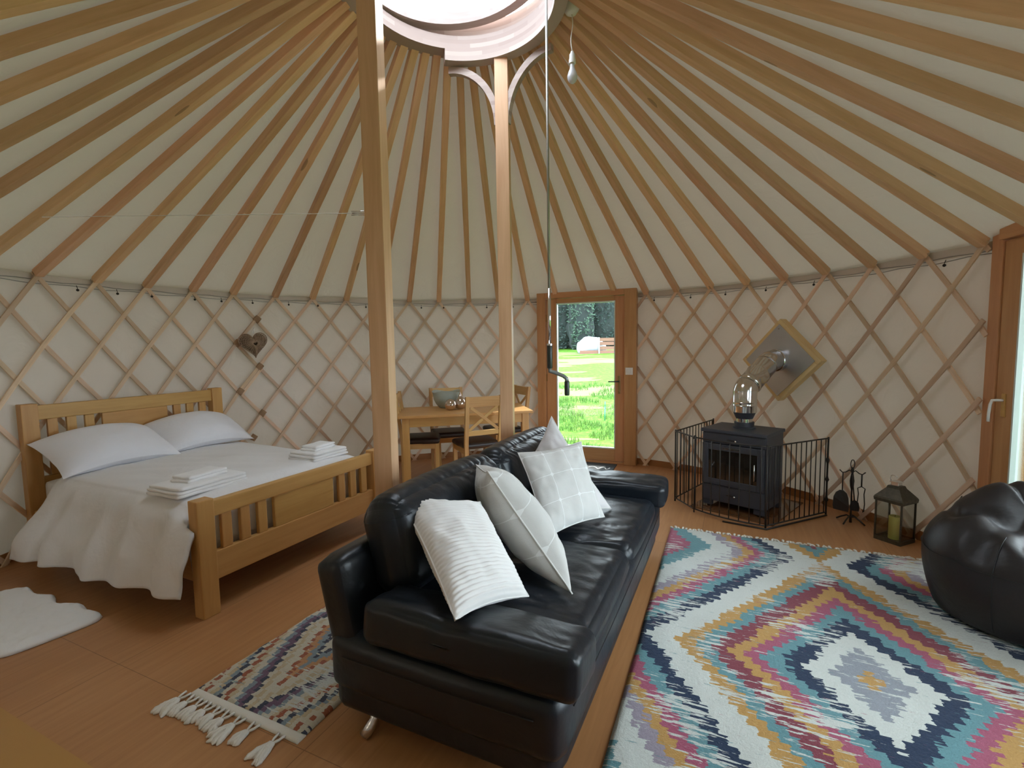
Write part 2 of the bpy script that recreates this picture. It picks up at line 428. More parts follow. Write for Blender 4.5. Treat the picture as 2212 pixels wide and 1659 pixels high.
# ---- eaves cable with toggles
def cable(a0, a1, lab):
    am = (a0+a1)/2; t = thing('eaves_cable', lab, 'cable', pol(am, 3.22, 2.0))
    n = int(abs(a1-a0)/.03)
    for dz, dr in ((0.008, 0), (-.014, .004)):
        pts = [pol(a0+(a1-a0)*k/n, 3.262+dr, 1.995+dz+.006*math.sin(k*1.3+dz*90)) for k in range(n+1)]
        tube('wire', pts, .0032, m_cable, t, 6)
    return t
tc = [cable(AD1+.01, 3.9, 'thin double tie cable along the eaves left of the far door'), cable(AD1b-.01, AD2, 'thin double tie cable along the eaves right of the far door')]
for x in (.66, 1.4, 2.1, 3.05, 3.7, 4.45, 5.35, 6.15, 7.6, 9.4, 10.15, 11.6, 12.5, 13.35, 17.25, 18.4, 19.4, 20.5, 21.7, 24.35):
    a = A_(x); par = tc[0] if x < 15 else tc[1]
    parts = [tube_vf([pol(a, 3.25, 1.99), pol(a, 3.24, 1.968)], .0025, 5), xf(Matrix.Translation(pol(a, 3.24, 1.955)), lathe_vf([(0, -.012), (.010, -.006), (.010, .004), (0, .012)], 8))]
    link('toggle', *join(parts), m_iron, par, None, True)
# ---- crown wheel, lower plate and the raised skylight
crown = thing('crown_wheel', 'pale laminated timber crown ring around the skylight opening', 'roof crown', (CX, CY, 3.48))
def ringseg(r0, r1, z0, z1, a0, a1, n=64):
    prof = [(r0, z0), (r1, z0), (r1, z1), (r0, z1)]; V = []; F = []
    full = abs(a1-a0) >= 2*PI-.001; cnt = n if full else n+1
    for i in range(cnt):
        a = a0+(a1-a0)*i/n
        for r, z in prof: V.append(Vector((r*math.cos(a), r*math.sin(a), z)))
    for i in range(n):
        j = (i+1) % cnt
        for k in range(4): F.append((i*4+k, i*4+(k+1) % 4, j*4+(k+1) % 4, j*4+k))
    if not full: F.append((0, 1, 2, 3)); F.append(tuple(4*n+k for k in (3, 2, 1, 0)))
    return V, F
def brickring():
    m, nt, out = mat_new('laminated_blocks')
    v = coords(nt, 'Object'); sp = nt.nodes.new('ShaderNodeSeparateXYZ'); nt.links.new(v, sp.inputs[0])
    ang = M_(nt, 'ARCTAN2', sp.outputs[1], sp.outputs[0])
    row = M_(nt, 'FLOOR', M_(nt, 'DIVIDE', sp.outputs[2], .028))
    seg = M_(nt, 'FLOOR', M_(nt, 'ADD', M_(nt, 'MULTIPLY', ang, 1.75), M_(nt, 'MULTIPLY', row, .37)))
    wn = nt.nodes.new('ShaderNodeTexWhiteNoise'); wn.noise_dimensions = '2D'
    cb = nt.nodes.new('ShaderNodeCombineXYZ'); nt.links.new(seg, cb.inputs[0]); nt.links.new(row, cb.inputs[1]); nt.links.new(cb.outputs[0], wn.inputs['Vector'])
    col = ramp(nt, wn.outputs['Value'], [(0, (.36, .26, .22)), (.5, (.42, .32, .275)), (1, (.48, .38, .33))])
    bsdf(nt, out, col, .5, 0, bump(nt, noise_(nt, v, 60, 2), .1, .002), .4); return m
m_lam = brickring()
Mc = T(CX, CY, 0)
def rs(name, *a, mat=None, M=None, par=crown):
    v, f = ringseg(*a); o = link(name, v, f, mat or m_lam, par, M or Mc); return auto_smooth(o)
rs('main_ring', .59, .71, 3.575, 3.665, 0, 2*PI)
rs('lower_plate', .585, .665, 3.495, 3.575, math.radians(-130), math.radians(104))
rs('upright_collar', .64, .70, 3.665, 3.78, 0, 2*PI)
sky = thing('skylight', 'round hinged skylight lid tilted open above the roof crown', 'skylight', (CX, CY, 3.72))
Ml = T(CX-.03, CY-.02, 3.72) @ RY(math.radians(-5.0))
v, f = ringseg(.56, .63, -.0, .13, 0, 2*PI); auto_smooth(link('lid_ring', v, f, m_crown, sky, Ml))
dv = []; 
prof = [(.62*math.cos(q), .13+.26*math.sin(q)) for q in [PI/2*k/10 for k in range(10)]]+[(0.0, .39)]
v, f = lathe_vf(prof, 48); link('dome', v, f, m_dome, sky, Ml, True)
# ---- support posts
POST = Matrix.Rotation(math.radians(-8), 3, 'Z')
def post(x, y, ztop, lab):
    t = thing('support_post', lab, 'post', (x, y, 0), math.radians(-8))
    v, f = box_vf((0, -.0475, -.0475), (ztop, .0475, .0475), .004)
    M = T(x, y, 0) @ RZ(math.radians(-8)) @ Matrix(((0, 0, -1, 0), (0, 1, 0, 0), (1, 0, 0, 0), (0, 0, 0, 1)))
    link('shaft', v, f, m_post, t, M); return t
near = post(-.655, 2.449, 3.62, 'square timber post standing nearest the camera, between bed and sofa')
far = post(-.037, 3.625, 3.497, 'square timber post with two curved braces, behind the sofa')
def brace(parent, px, py, ztop, dirv, side, span=.36, drop=.42):
    d = Vector((dirv[0], dirv[1], 0)).normalized(); nrm = Vector((-d.y, d.x, 0))
    V = []; F = []; n = 16
    for k in range(n+1):
        q = PI/2*k/n
        # quarter curve from post (low) to ring (high), bowed toward the post top
        cx_ = span; r_out = Vector((0, 0, 0))
        x = span*(1-math.cos(q)); z = -drop+drop*math.sin(q)
        tx = span*math.sin(q); tz = drop*math.cos(q); L = math.hypot(tx, tz); nx, nz = tz/L, -tx/L
        for s in (-.023, .023):
            for w in (-.022, .022):
                V.append(Vector((px, py, ztop))+d*(x+.035+nx*s)+Vector((0, 0, z+nz*s-.025))+nrm*w)
    for k in range(n):
        b = 4*k
        for u, w in ((0, 1), (1, 3), (3, 2), (2, 0)): F.append((b+u, b+w, b+4+w, b+4+u))
    F.append((0, 1, 3, 2)); F.append((4*n, 4*n+1, 4*n+3, 4*n+2))
    v = V; o = link('brace', v, F, m_lam, parent, None); auto_smooth(o)
tg = Vector((-.915, .40, 0))
brace(far, -.037, 3.625, 3.497, (-.93, .20, 0), 1)
brace(far, -.037, 3.625, 3.497, (.88, -.48, 0), 1)
brace(near, -.655, 2.449, 3.575, (-.85, .55, 0), 1)
brace(near, -.655, 2.449, 3.575, (.80, -.60, 0), 1)
# ---- curtain wire
w = thing('curtain_wire', 'thin white wire stretched from the near post to the left wall', 'wire', (-.70, 2.5, 2.18))
pa = Vector((-.700, 2.47, 2.135)); pb = pol(3.02, 3.2, 2.42)
pb = Vector((-3.42, 3.30, 2.37))
dirw = (pb-pa).normalized()
tube('wire_strand', [pa+dirw*.10, pb], .0018, m_white, w, 6)
parts = [tube_vf([pa+dirw*.025, pa+dirw*.10], .0035, 8)]
for s in (-1, 1):
    off = Vector((0, 0, .009*s)); parts.append(tube_vf([pa+dirw*.03+off, pa+dirw*.105+off], .0028, 6))
link('tensioner', *join(parts), m_steel, w, None, True)
hook = [pa+Vector((.022*math.cos(q)*-1, 0, 0))*0+dirw*(.03-.03*q/3)+Vector((0, 0, .008*math.sin(q))) for q in [k*.5 for k in range(7)]]
tube('screw_eye', hook, .0025, m_steel, w, 6)
# ---- glazed far door
D1 = thing('door_1', 'glazed timber door in a wide frame at the far side', 'door', (.366+.56, 6.203-.23, 0)); D1['kind'] = 'structure'
P1 = Vector((.366, 6.203, 0)); dD = Vector((.92356, -.38344, 0)); nD = Vector((-.38344, -.92356, 0))   # nD into the room
def DM(P, d, n):   # local: x along door, y out of the room, z up
    y = -n; return Matrix(((d.x, y.x, 0, P.x), (d.y, y.y, 0, P.y), (0, 0, 1, 0), (0, 0, 0, 1)))
MD = DM(P1, dD, nD)
def dbox(name, a, b, mat, par, M, ch=.004, vert=False):
    # boxes with grain along longest axis
    c = [(a[i]+b[i])/2 for i in range(3)]; s = [b[i]-a[i] for i in range(3)]; ax = s.index(max(s))
    if ax == 0: p0, p1, w, h, up = (a[0], c[1], c[2]), (b[0], c[1], c[2]), s[1], s[2], (0, 0, 1)
    elif ax == 1: p0, p1, w, h, up = (c[0], a[1], c[2]), (c[0], b[1], c[2]), s[0], s[2], (0, 0, 1)
    else: p0, p1, w, h, up = (c[0], c[1], a[2]), (c[0], c[1], b[2]), s[0], s[1], (0, 1, 0)
    return beam(name, p0, p1, w, h, mat, par, up, ch, M)
dbox('jamb', (-.005, -.09, 0), (.105, .16, 2.105), m_door, D1, MD)
dbox('jamb', (1.085, -.09, 0), (1.225, .16, 2.105), m_door, D1, MD)
dbox('head', (.105, -.09, 2.035), (1.085, .05, 2.105), m_door, D1, MD)
dbox('sill', (.105, -.06, 0), (1.085, .05, .025), m_door, D1, MD)
dbox('stile', (.108, -.05, .03), (.245, .01, 2.03), m_door, D1, MD)
dbox('stile', (.965, -.05, .03), (1.082, .01, 2.03), m_door, D1, MD)
dbox('top_rail', (.245, -.05, 1.965), (.965, .01, 2.03), m_door, D1, MD)
dbox('bottom_rail', (.245, -.05, .03), (.965, .01, .185), m_door, D1, MD)
v, f = box_vf((.24, -.016, .18), (.97, -.010, 1.97)); link('pane', v, f, m_glass, D1, MD)
sealm = plain('pale_glazing_seal', (.62, .70, .66), .4, var=.03)
parts = [box_vf((.238, -.052, .178), (.250, -.012, 1.975)), box_vf((.960, -.052, .178), (.972, -.012, 1.975)), box_vf((.25, -.052, 1.960), (.96, -.012, 1.975)), box_vf((.25, -.052, .178), (.96, -.012, .192))]
link('glazing_seal', *join(parts), sealm, D1, MD)
hnd = plain('aged_brass', (.36, .24, .10), .35, .9)
parts = [box_vf((1.005, -.062, .86), (1.035, -.05, 1.08), .006)]
hp = link('handle_plate', *join(parts), hnd, D1, MD)
tube('lever', [(1.02, -.06, 1.01), (1.02, -.10, 1.01), (1.00, -.105, 1.01), (.90, -.105, 1.008)], .008, m_castiron, D1, 8, M=MD)
lathe('lock_knob', [(0, 0), (.012, 0), (.012, .018), (0, .02)], hnd, D1, 12, MD @ T(1.02, -.062, .89) @ RX(PI/2))
for z in (.35, 1.0, 1.75): link('hinge', *box_vf((.100, -.060, z), (.116, -.048, z+.09), .002), hnd, D1, MD)
# light switch
sw = thing('light_switch', 'white square light switch on the right jamb of the far door', 'light switch', MD @ Vector((1.145, -.09, 1.13)))
link('switch_plate', *box_vf((1.102, -.100, 1.092), (1.188, -.090, 1.178), .004), m_white, sw, MD)
link('rocker', *box_vf((1.122, -.106, 1.11), (1.168, -.099, 1.16), .003), m_white, sw, MD)
# ---- right door
P2 = Vector((2.992, 2.962, 0)); e2 = pol(AD2b, R3+.045, 0); dd2 = (e2-P2); L2 = dd2.length; dd2.normalize(); n2 = Vector((-dd2.y, dd2.x, 0))
if n2.dot(Vector((CX, CY, 0))-P2) < 0: n2 = -n2
M2 = DM(P2, dd2, n2)
M2.col[1] = Vector((-n2.x, -n2.y, 0, 0))
D2 = thing('door_2', 'glazed timber double door at the right picture edge', 'door', (P2+e2)/2); D2['kind'] = 'structure'
def glazed(D, M2, L2):
    dbox('jamb', (-.03, -.045, 0), (.060, .06, 2.12), m_door, D, M2)
    dbox('jamb', (L2-.06, -.07, 0), (L2+.01, .06, 2.12), m_door, D, M2)
    dbox('head', (.06, -.07, 2.04), (L2-.06, .06, 2.12), m_door, D, M2)
    dbox('sill', (.06, -.05, 0), (L2-.06, .06, .03), m_door, D, M2)
    xa, xb = .062, L2-.062
    dbox('stile', (xa, -.035, .03), (xa+.14, .03, 2.035), m_door, D, M2)
    dbox('stile', (xb-.12, -.035, .03), (xb, .03, 2.035), m_door, D, M2)
    dbox('top_rail', (xa+.14, -.035, 1.93), (xb-.12, .03, 2.035), m_door, D, M2)
    dbox('bottom_rail', (xa+.14, -.035, .03), (xb-.12, .03, .19), m_door, D, M2)
    ga, gb_ = xa+.136, xb-.116
    parts = [box_vf((ga, -.040, .18), (ga+.012, .0, 1.94)), box_vf((gb_-.018, -.040, .18), (gb_, .02, 1.94)), box_vf((ga+.018, -.040, 1.92), (gb_-.018, .02, 1.94)), box_vf((ga+.018, -.040, .18), (gb_-.018, .02, .20))]
    link('glazing_seal', *join(parts), sealm, D, M2)
    v, f = box_vf((ga, -.012, .18), (gb_, -.006, 1.94)); link('pane', v, f, m_glass, D, M2)
glazed(D2, M2, L2)
m_reveal = wood('porch_wood', (.62, .34, .10), (.5, .24, .06), .5, .8, False, .05)
struct(dbox('trim_3', (-.10, .07, -.3), (.13, .75, 2.0), m_reveal, None, M2))
P4 = pol(AD3, R3, 0); e4 = pol(AD3b, R3, 0); d4 = e4-P4; L4 = d4.length; d4.normalize(); M4 = DM(P4, d4, Vector((-d4.y, d4.x, 0)))
M4.col[1] = Vector((-d4.y, d4.x, 0, 0))
D3 = thing('added_daylight_door', 'unseen glazed door added beside the right door to let in daylight', 'door', (P4+e4)/2); D3['kind'] = 'structure'
glazed(D3, M4, L4)  # added opening, out of view, brings in more daylight from the right
link('handle_plate', *box_vf((.115, -.043, .99), (.145, -.034, 1.13), .004), m_oak, D2, M2)
tube('lever', [(.13, -.04, 1.09), (.13, -.075, 1.09), (.112, -.085, 1.088), (.098, -.085, 1.06), (.090, -.085, 1.0), (.09, -.085, .955)], .008, m_white, D2, 8, M=M2)
# ============================================================ BED
BW = Vector((.437, .899, 0)); BW.normalize(); BL = Vector((-BW.y, BW.x, 0)); BO = Vector((-1.69, 2.50, 0))
MB = Matrix(((BW.x, BL.x, 0, BO.x), (BW.y, BL.y, 0, BO.y), (0, 0, 1, 0), (0, 0, 0, 1)))   # x = across, y = foot to head
BWID, BLEN = 1.45, 2.045
bed = thing('double_bed', 'oak double bed frame with slatted headboard and footboard', 'bed', MB @ Vector((BWID/2, BLEN/2, 0)))
def bb(name, a, b, mat=None, par=bed, ch=.006): return dbox(name, a, b, mat or m_oak, par, MB, ch)
for x in (0, BWID-.095):
    bb('foot_post', (x, 0, 0), (x+.095, .08, .655)); bb('head_post', (x, BLEN-.08, 0), (x+.095, BLEN, 1.10))
bb('foot_top_rail', (.095, .018, .545), (BWID-.095, .062, .635)); bb('foot_bottom_rail', (.095, .018, .185), (BWID-.095, .062, .345))
def slats(y0, y1, z0, z1, nm):
    x = .095; W = BWID-.19; g = .052; s = (W-.36-8*g)/8
    xs = []; q = x
    for k in range(4): q += g if k else g; xs.append((q, q+s)); q += s
    # gaps: post|gap slat gap slat gap slat gap |panel
    out = []; q = x
    for k in range(4):
        q += g
        wd = s if k < 3 else .36+2*s
        if k == 3: out.append((q, q+wd)); q += wd
        else: out.append((q, q+wd)); q += wd
    for k in range(3):
        q += g; out.append((q, q+s)); q += s
    for a, b in out: bb(nm, (a, y0, z0), (min(b, BWID-.095-g if False else b), y1, z1))
slats(.026, .054, .345, .545, 'foot_slat')
bb('head_top_rail', (.095, BLEN-.062, .98), (BWID-.095, BLEN-.018, 1.085)); bb('head_bottom_rail', (.095, BLEN-.062, .42), (BWID-.095, BLEN-.018, .56))
slats(BLEN-.054, BLEN-.026, .56, .98, 'head_slat')
for x in (.02, BWID-.045): bb('side_rail', (x, .08, .19), (x+.025, BLEN-.08, .33))
mt = soft_box('mattress', (1.33, 1.84, .22), .05, m_mattress, None, MB @ T(BWID/2, 1.005, .445), (0, 0, .01), 10)
tag(mt, 'white double mattress inside the oak bed frame, under the duvet', 'mattress')
# duvet: a cross-section swept from foot to head, hanging on both sides
def duvet():
    NQ, NL = 96, 72; V = []; F = []; UV = []
    for j in range(NL+1):
        l = .10+1.50*j/NL
        wh = -.095-.085*l; zh = .155+.012*math.sin(l*7)+.02*noise.noise(Vector((l*3, 0, 5)))
        path = [(wh, zh), (wh+.025, .27), (-.045-.02*l, .43), (-.01, .54), (.05, .600), (.14, .622), (.72, .632), (1.24, .622), (1.35, .60), (1.425, .545), (1.475, .43), (1.52, .25), (1.53, .18)]
        seg = [0]
        for a, b in zip(path, path[1:]): seg.append(seg[-1]+math.hypot(b[0]-a[0], b[1]-a[1]))
        for i in range(NQ+1):
            s = seg[-1]*i/NQ; k = 0
            while k < len(seg)-2 and s > seg[k+1]: k += 1
            t = (s-seg[k])/(seg[k+1]-seg[k]); a, b = path[k], path[k+1]
            # smooth
            p_, n_ = path[max(k-1, 0)], path[min(k+2, len(path)-1)]
            cr = lambda q: .5*((2*a[q])+(-p_[q]+b[q])*t+(2*p_[q]-5*a[q]+4*b[q]-n_[q])*t*t+(-p_[q]+3*a[q]-3*b[q]+n_[q])*t**3)
            w, z = cr(0), cr(1)
            drop = max(0, min(1, (.60-z)/.3))
            fold = .022*math.sin(l*17+3*noise.noise(Vector((l*2.2, .3, 1)))*2)*drop+.02*noise.noise(Vector((l*5, z*3, 7)))*drop
            w += -fold if w < .5 else fold
            z += (.012*noise.noise(Vector((w*2.4, l*2.1, 2)))+.009*noise.noise(Vector((w*8+l*4, l*3, 4))))*(1-drop*.5)
            w += (.012*noise.noise(Vector((l*14, z*9, 3)))*drop)*(-1 if w < .5 else 1)
            # foot end tucks down
            if l < .28: z -= .05*((.28-l)/.18)**2*(1-drop)
            if w < .02 and l < .3: w -= .02*math.sin((.3-l)/.2*PI)
            ll = l+(.0 if j else -.0)+.012*noise.noise(Vector((w*6, z*5, 9)))
            if j == 0 and drop < .5: pass
            if w < 0: ll -= .085*(1-j/NL)**6
            V.append(Vector((w, ll if w > -.0 else max(ll, .10) if w > -.012 else ll, z))); UV.append((i/NQ, j/NL))
    for j in range(NL):
        for i in range(NQ):
            b = j*(NQ+1)+i; F.append((b, b+1, b+NQ+2, b+NQ+1))
    # foot end skirt drops between mattress and footboard
    k0 = len(V)
    for i in range(NQ+1):
        p = V[i]; 
        V.append(Vector((p.x*.985+.01, max(.085, p.y-.005) if p.x > 0 else p.y+.02, max(.18, p.z-.30) if 0 < p.x < 1.42 else p.z*.9+.01))); UV.append((i/NQ, -.1))
    for i in range(NQ): F.append((i+1, i, k0+i, k0+i+1))
    o = link('duvet', V, F, m_linen, None, MB, True, UV)
    md = o.modifiers.new('t', 'SOLIDIFY'); md.thickness = .018; md.offset = -1
    return o
dv = duvet(); tag(dv, 'white duvet draped over the double bed, hanging down its near side', 'duvet')
# pillows
def pillow_vf(w, h, t, seed, n=30, corner=.035):
    V = []; F = []; UV = []
    for side in (1, -1):
        for j in range(n+1):
            for i in range(n+1):
                a, b = 2*i/n-1, 2*j/n-1
                pin = 1-.07*(1-a*a)*abs(b)**3; pin2 = 1-.07*(1-b*b)*abs(a)**3
                f = (max(0, 1-abs(a)**2.4)*max(0, 1-abs(b)**2.4))**.55
                x = a*w/2*pin2; y = b*h/2*pin
                z = side*(t/2*f)+.010*noise.noise(Vector((a*2.5, b*2.5, seed+side)))*f
                V.append(Vector((x, y, z))); UV.append(((a+1)/2, (b+1)/2))
        o = 0 if side == 1 else (n+1)**2
        for j in range(n):
            for i in range(n):
                q = o+j*(n+1)+i; fc = (q, q+1, q+n+2, q+n+1); F.append(fc if side == 1 else fc[::-1])
    return V, F, UV
def bedpillow(w0, l0, z0, rz, tilt, lab, seed, size=(.70, .47, .20)):
    v, f, uv = pillow_vf(*size, seed)
    # droop the ends
    for q in v: q.z -= .05*(abs(q.x)/(size[0]/2))**2.2
    M = MB @ T(w0, l0, z0) @ RZ(rz) @ RX(tilt)
    o = link('bed_pillow', v, f, m_pillow, None, M, True, uv)
    tag(o, lab, 'pillow', 'pillows on the bed'); return o
bedpillow(.40, 1.70, .765, .03, .42, 'white pillow at the bed end nearest the camera, lower and wider of the two', 1, (.78, .50, .22))
bedpillow(1.07, 1.72, .775, -.05, .42, 'white pillow on the far side of the bed by the wicker heart wall', 2, (.74, .48, .22))
# towels
def towel(name, w0, l0, z0, rz, size, layers, lab):
    parts = []
    h = size[2]/layers
    for k in range(layers):
        jx = random.uniform(-.006, .006)
        vf = soft_box_vf((size[0]-.01*k, size[1]-.008*k, h*1.08), h*.48, (0, 0, .004), 8, lambda p, o: Vector((0, 0, .004*noise.noise(Vector((p.x*2, p.y*2, k+size[0]))))))
        parts.append(xf(T(jx, 0, h*(k+.5)), vf))
    v, f = join(parts); o = link(name, v, f, m_towel, None, MB @ T(w0, l0, z0) @ RZ(rz), True)
    tag(o, lab, 'towel', 'folded towels on the bed'); return o
towel('bath_towel', .26, .40, .626, .05, (.44, .30, .055), 3, 'large folded white towel on the bed nearest the footboard post, lower of its pile')
towel('hand_towel', .27, .40, .684, .15, (.27, .15, .036), 2, 'small folded white towel on top of the near towel pile')
towel('bath_towel', 1.15, .36, .626, .0, (.34, .28, .060), 3, 'large folded white towel at the far side of the bed, lower of its pile')
towel('hand_towel', 1.15, .36, .690, .1, (.22, .15, .036), 2, 'small folded white towel on top of the far towel pile')
# ============================================================ SOFA
SU = Vector((.42, .9075, 0)).normalized(); SV = Vector((.9075, -.42, 0)).normalized(); UC, VC = 2.38, -.95
S0 = SU*UC+SV*VC; sa = math.atan2(SU.y, SU.x)
sofa = thing('leather_sofa', 'long black leather sofa with two back cushions and chrome feet', 'sofa', S0, sa)
MS = T(*S0) @ RZ(sa)
def SP(u, v, z): return Vector((u-UC, -(v-VC), z))
def wr(amp, fx, fy, seed, zmin=.0):
    return lambda p, o: Vector((amp*.3*noise.noise(Vector((p.x*fx, p.y*fy, seed))), amp*.3*noise.noise(Vector((p.x*fx, p.y*fy, seed+5))), amp*noise.noise(Vector((p.x*fx, p.y*fy, seed+p.z)))))
U0, U1, VB, VF = 1.30, 3.46, -1.415, -.455
def sbox(name, u0, u1, v0, v1, z0, z1, r, puff=(0, 0, 0), n=14, fn=None, tilt=0, par=sofa, pivot=None, ty=0):
    c = SP((u0+u1)/2, (v0+v1)/2, (z0+z1)/2); M = MS @ T(*c)
    if tilt: M = M @ RX(tilt)
    if ty: M = M @ RY(ty)
    return soft_box(name, (u1-u0, v1-v0, z1-z0), r, m_leather, par, M, puff, n, fn)
sbox('plinth', U0+.012, U1-.012, VB+.02, VF-.02, .060, .215, .045, (.005, .01, 0), 12)
sbox('base', U0, U1, VB, VF, .140, .375, .058, (.008, .014, .0), 20, wr(.004, 3, 3, 1))
um = 2.40
sbox('seat_cushion', U0+.20, um+.004, -1.10, VF-.005, .285, .425, .065, (.0, .012, .022), 60, lambda p, o: Vector((0, 0, .007*noise.noise(Vector((p.x*5+p.y*2, p.y*1.6, 3)))-.006*math.exp(-(noise.noise(Vector((p.x*6, p.y*1.2+p.x, 5)))/.08)**2)*max(0, 1-abs(p.y))**.5)) if p.z > .2 else Vector((0, 0, 0)))
sbox('seat_cushion', um-.004, U1-.20, -1.10, VF-.005, .285, .425, .065, (.0, .012, .022), 60, lambda p, o: Vector((0, 0, .007*noise.noise(Vector((p.x*5+p.y*2, p.y*1.6, 8)))-.006*math.exp(-(noise.noise(Vector((p.x*6, p.y*1.2+p.x, 9)))/.08)**2)*max(0, 1-abs(p.y))**.5)) if p.z > .2 else Vector((0, 0, 0)))
# reclined back frame and cushions (positive tilt about U leans the top backwards)
REC = math.radians(-13)
def back(name, u0, u1, vc, zc, dep, hgt, r, puff, n, fn=None):
    M = MS @ T(*SP((u0+u1)/2, vc, zc)) @ RX(REC)
    return soft_box(name, (u1-u0, dep, hgt), r, m_leather, sofa, M, puff, n, fn)
back('back_frame', U0+.02, U1-.02, -1.385, .475, .15, .36, .05, (0, .01, .005), 16)
def bw(seed):
    def f(p, o):
        k = max(0, p.z+.2)*(1 if abs(p.x) < .97 else .3)
        q_ = noise.noise(Vector((p.x*9+p.z*2.0+1.5*noise.noise(Vector((p.x*2, p.z*2, seed))), p.z*.9, seed))); a = .25*q_-math.exp(-(q_/.10)**2)*(.5+.8*noise.noise(Vector((p.x*3, p.z*3, seed+2))))
        e = .35+.65*max(0, abs(noise.noise(Vector((p.x*1.5, 0, seed+3))))*1.6)
        return Vector((0, (-1 if p.y < 0 else .6)* .009*a*k*e, .004*a*k+ (-.018*(1 if p.z > .5 else 0)*abs(p.x)**6)))
    return f
back('back_cushion', U0+.175, um+.03, -1.275, .645, .225, .42, .10, (.004, .03, .014), 84, bw(1))
back('back_cushion', um+.03, U1-.06, -1.275, .645, .225, .42, .10, (.004, .03, .014), 84, bw(5))
# arms: sloping pads lying along the depth
def arm(u0, u1, s, lab=None):
    M = MS @ T(*SP((u0+u1)/2, -.815, .447)) @ RY(math.radians(8*s))
    def fn(p, o): return Vector((0, 0, (-.012*math.exp(-((p.y-.12)/.10)**2) if p.z > 0 else 0)+.006*noise.noise(Vector((p.x*3, p.y*4, s)))))
    return soft_box('arm_pad', (u1-u0, .82, .155), .036, m_leather, sofa, M, (.006, .010, .012), 26, fn)
arm(U0-.012, U0+.225, 1); arm(U1-.225, U1+.012, -1)
# seams
thread = plain('leather_seam', (.006, .006, .007), .6)
def seam(pts, par=sofa): tube('seam', [MS @ SP(*q) for q in pts], .0022, thread, par, 5)
seam([(U0+.10+(U1-U0-.2)*k/20, VF+.018-.01*abs(k/10-1)**4, .305) for k in range(21)])
seam([(U0-.013+.006*abs(k/10-1)**3, VB+.09+(VF-VB-.18)*k/20, .30) for k in range(21)])
for u, v in ((U0+.07, VB+.20), (U1-.07, VB+.20), (U0+.07, VF-.14), (U1-.07, VF-.14)):
    parts = []
    prof = []
    g_ = 1 if u < UC else -1; pts = [SP(u-.02*g_, v, .10), SP(u-.035*g_, v, .06), SP(u-.05*g_, v-.008, .035), SP(u-.075*g_, v-.02, .010)]
    tube('chrome_foot', [MS @ q for q in pts], .02, m_steel, sofa, 12, rs=[.018, .018, .021, .022])
# ---- scatter cushions
def gridlines(nt, uvv, nx, ny, wdt):
    sp = nt.nodes.new('ShaderNodeSeparateXYZ'); nt.links.new(uvv, sp.inputs[0])
    def ln(x, n, off=.5):
        t = M_(nt, 'FRACT', M_(nt, 'ADD', M_(nt, 'MULTIPLY', x, n), off)); return M_(nt, 'ABSOLUTE', M_(nt, 'SUBTRACT', t, .5)), n
    a, _ = ln(sp.outputs[0], nx); b, _ = ln(sp.outputs[1], ny)
    la = M_(nt, 'LESS_THAN', a, wdt*nx); lb = M_(nt, 'LESS_THAN', b, wdt*ny)
    dia = M_(nt, 'LESS_THAN', M_(nt, 'ADD', M_(nt, 'DIVIDE', a, nx), M_(nt, 'DIVIDE', b, ny)), .028)
    return M_(nt, 'MINIMUM', 1.0, M_(nt, 'ADD', M_(nt, 'MAXIMUM', la, lb), dia))
def check_mat():
    m, nt, out = mat_new('check_cushion_cloth')
    uv = coords(nt, 'UV'); g = gridlines(nt, uv, 3.3, 3.3, .0035)
    n = noise_(nt, coords(nt, 'Object'), 350, 2); big = noise_(nt, coords(nt, 'Object'), 6, 3)
    base = mix(nt, big, (.60, .595, .575), (.68, .67, .65))
    col = mix(nt, M_(nt, 'MULTIPLY', g, .8), base, (.86, .87, .87))
    nb = bump(nt, M_(nt, 'ADD', n, M_(nt, 'MULTIPLY', g, 1.2)), .35, .002, bump(nt, big, .3, .02))
    bsdf(nt, out, col, .9, 0, nb, .2, Sheen_Weight=.15); return m
m_check = check_mat()
m_rib = fabric('ribbed_cushion_cloth', (.86, .84, .83), 350, .92, .35, .2)
m_pipe = fabric('cushion_piping', (.72, .71, .69))
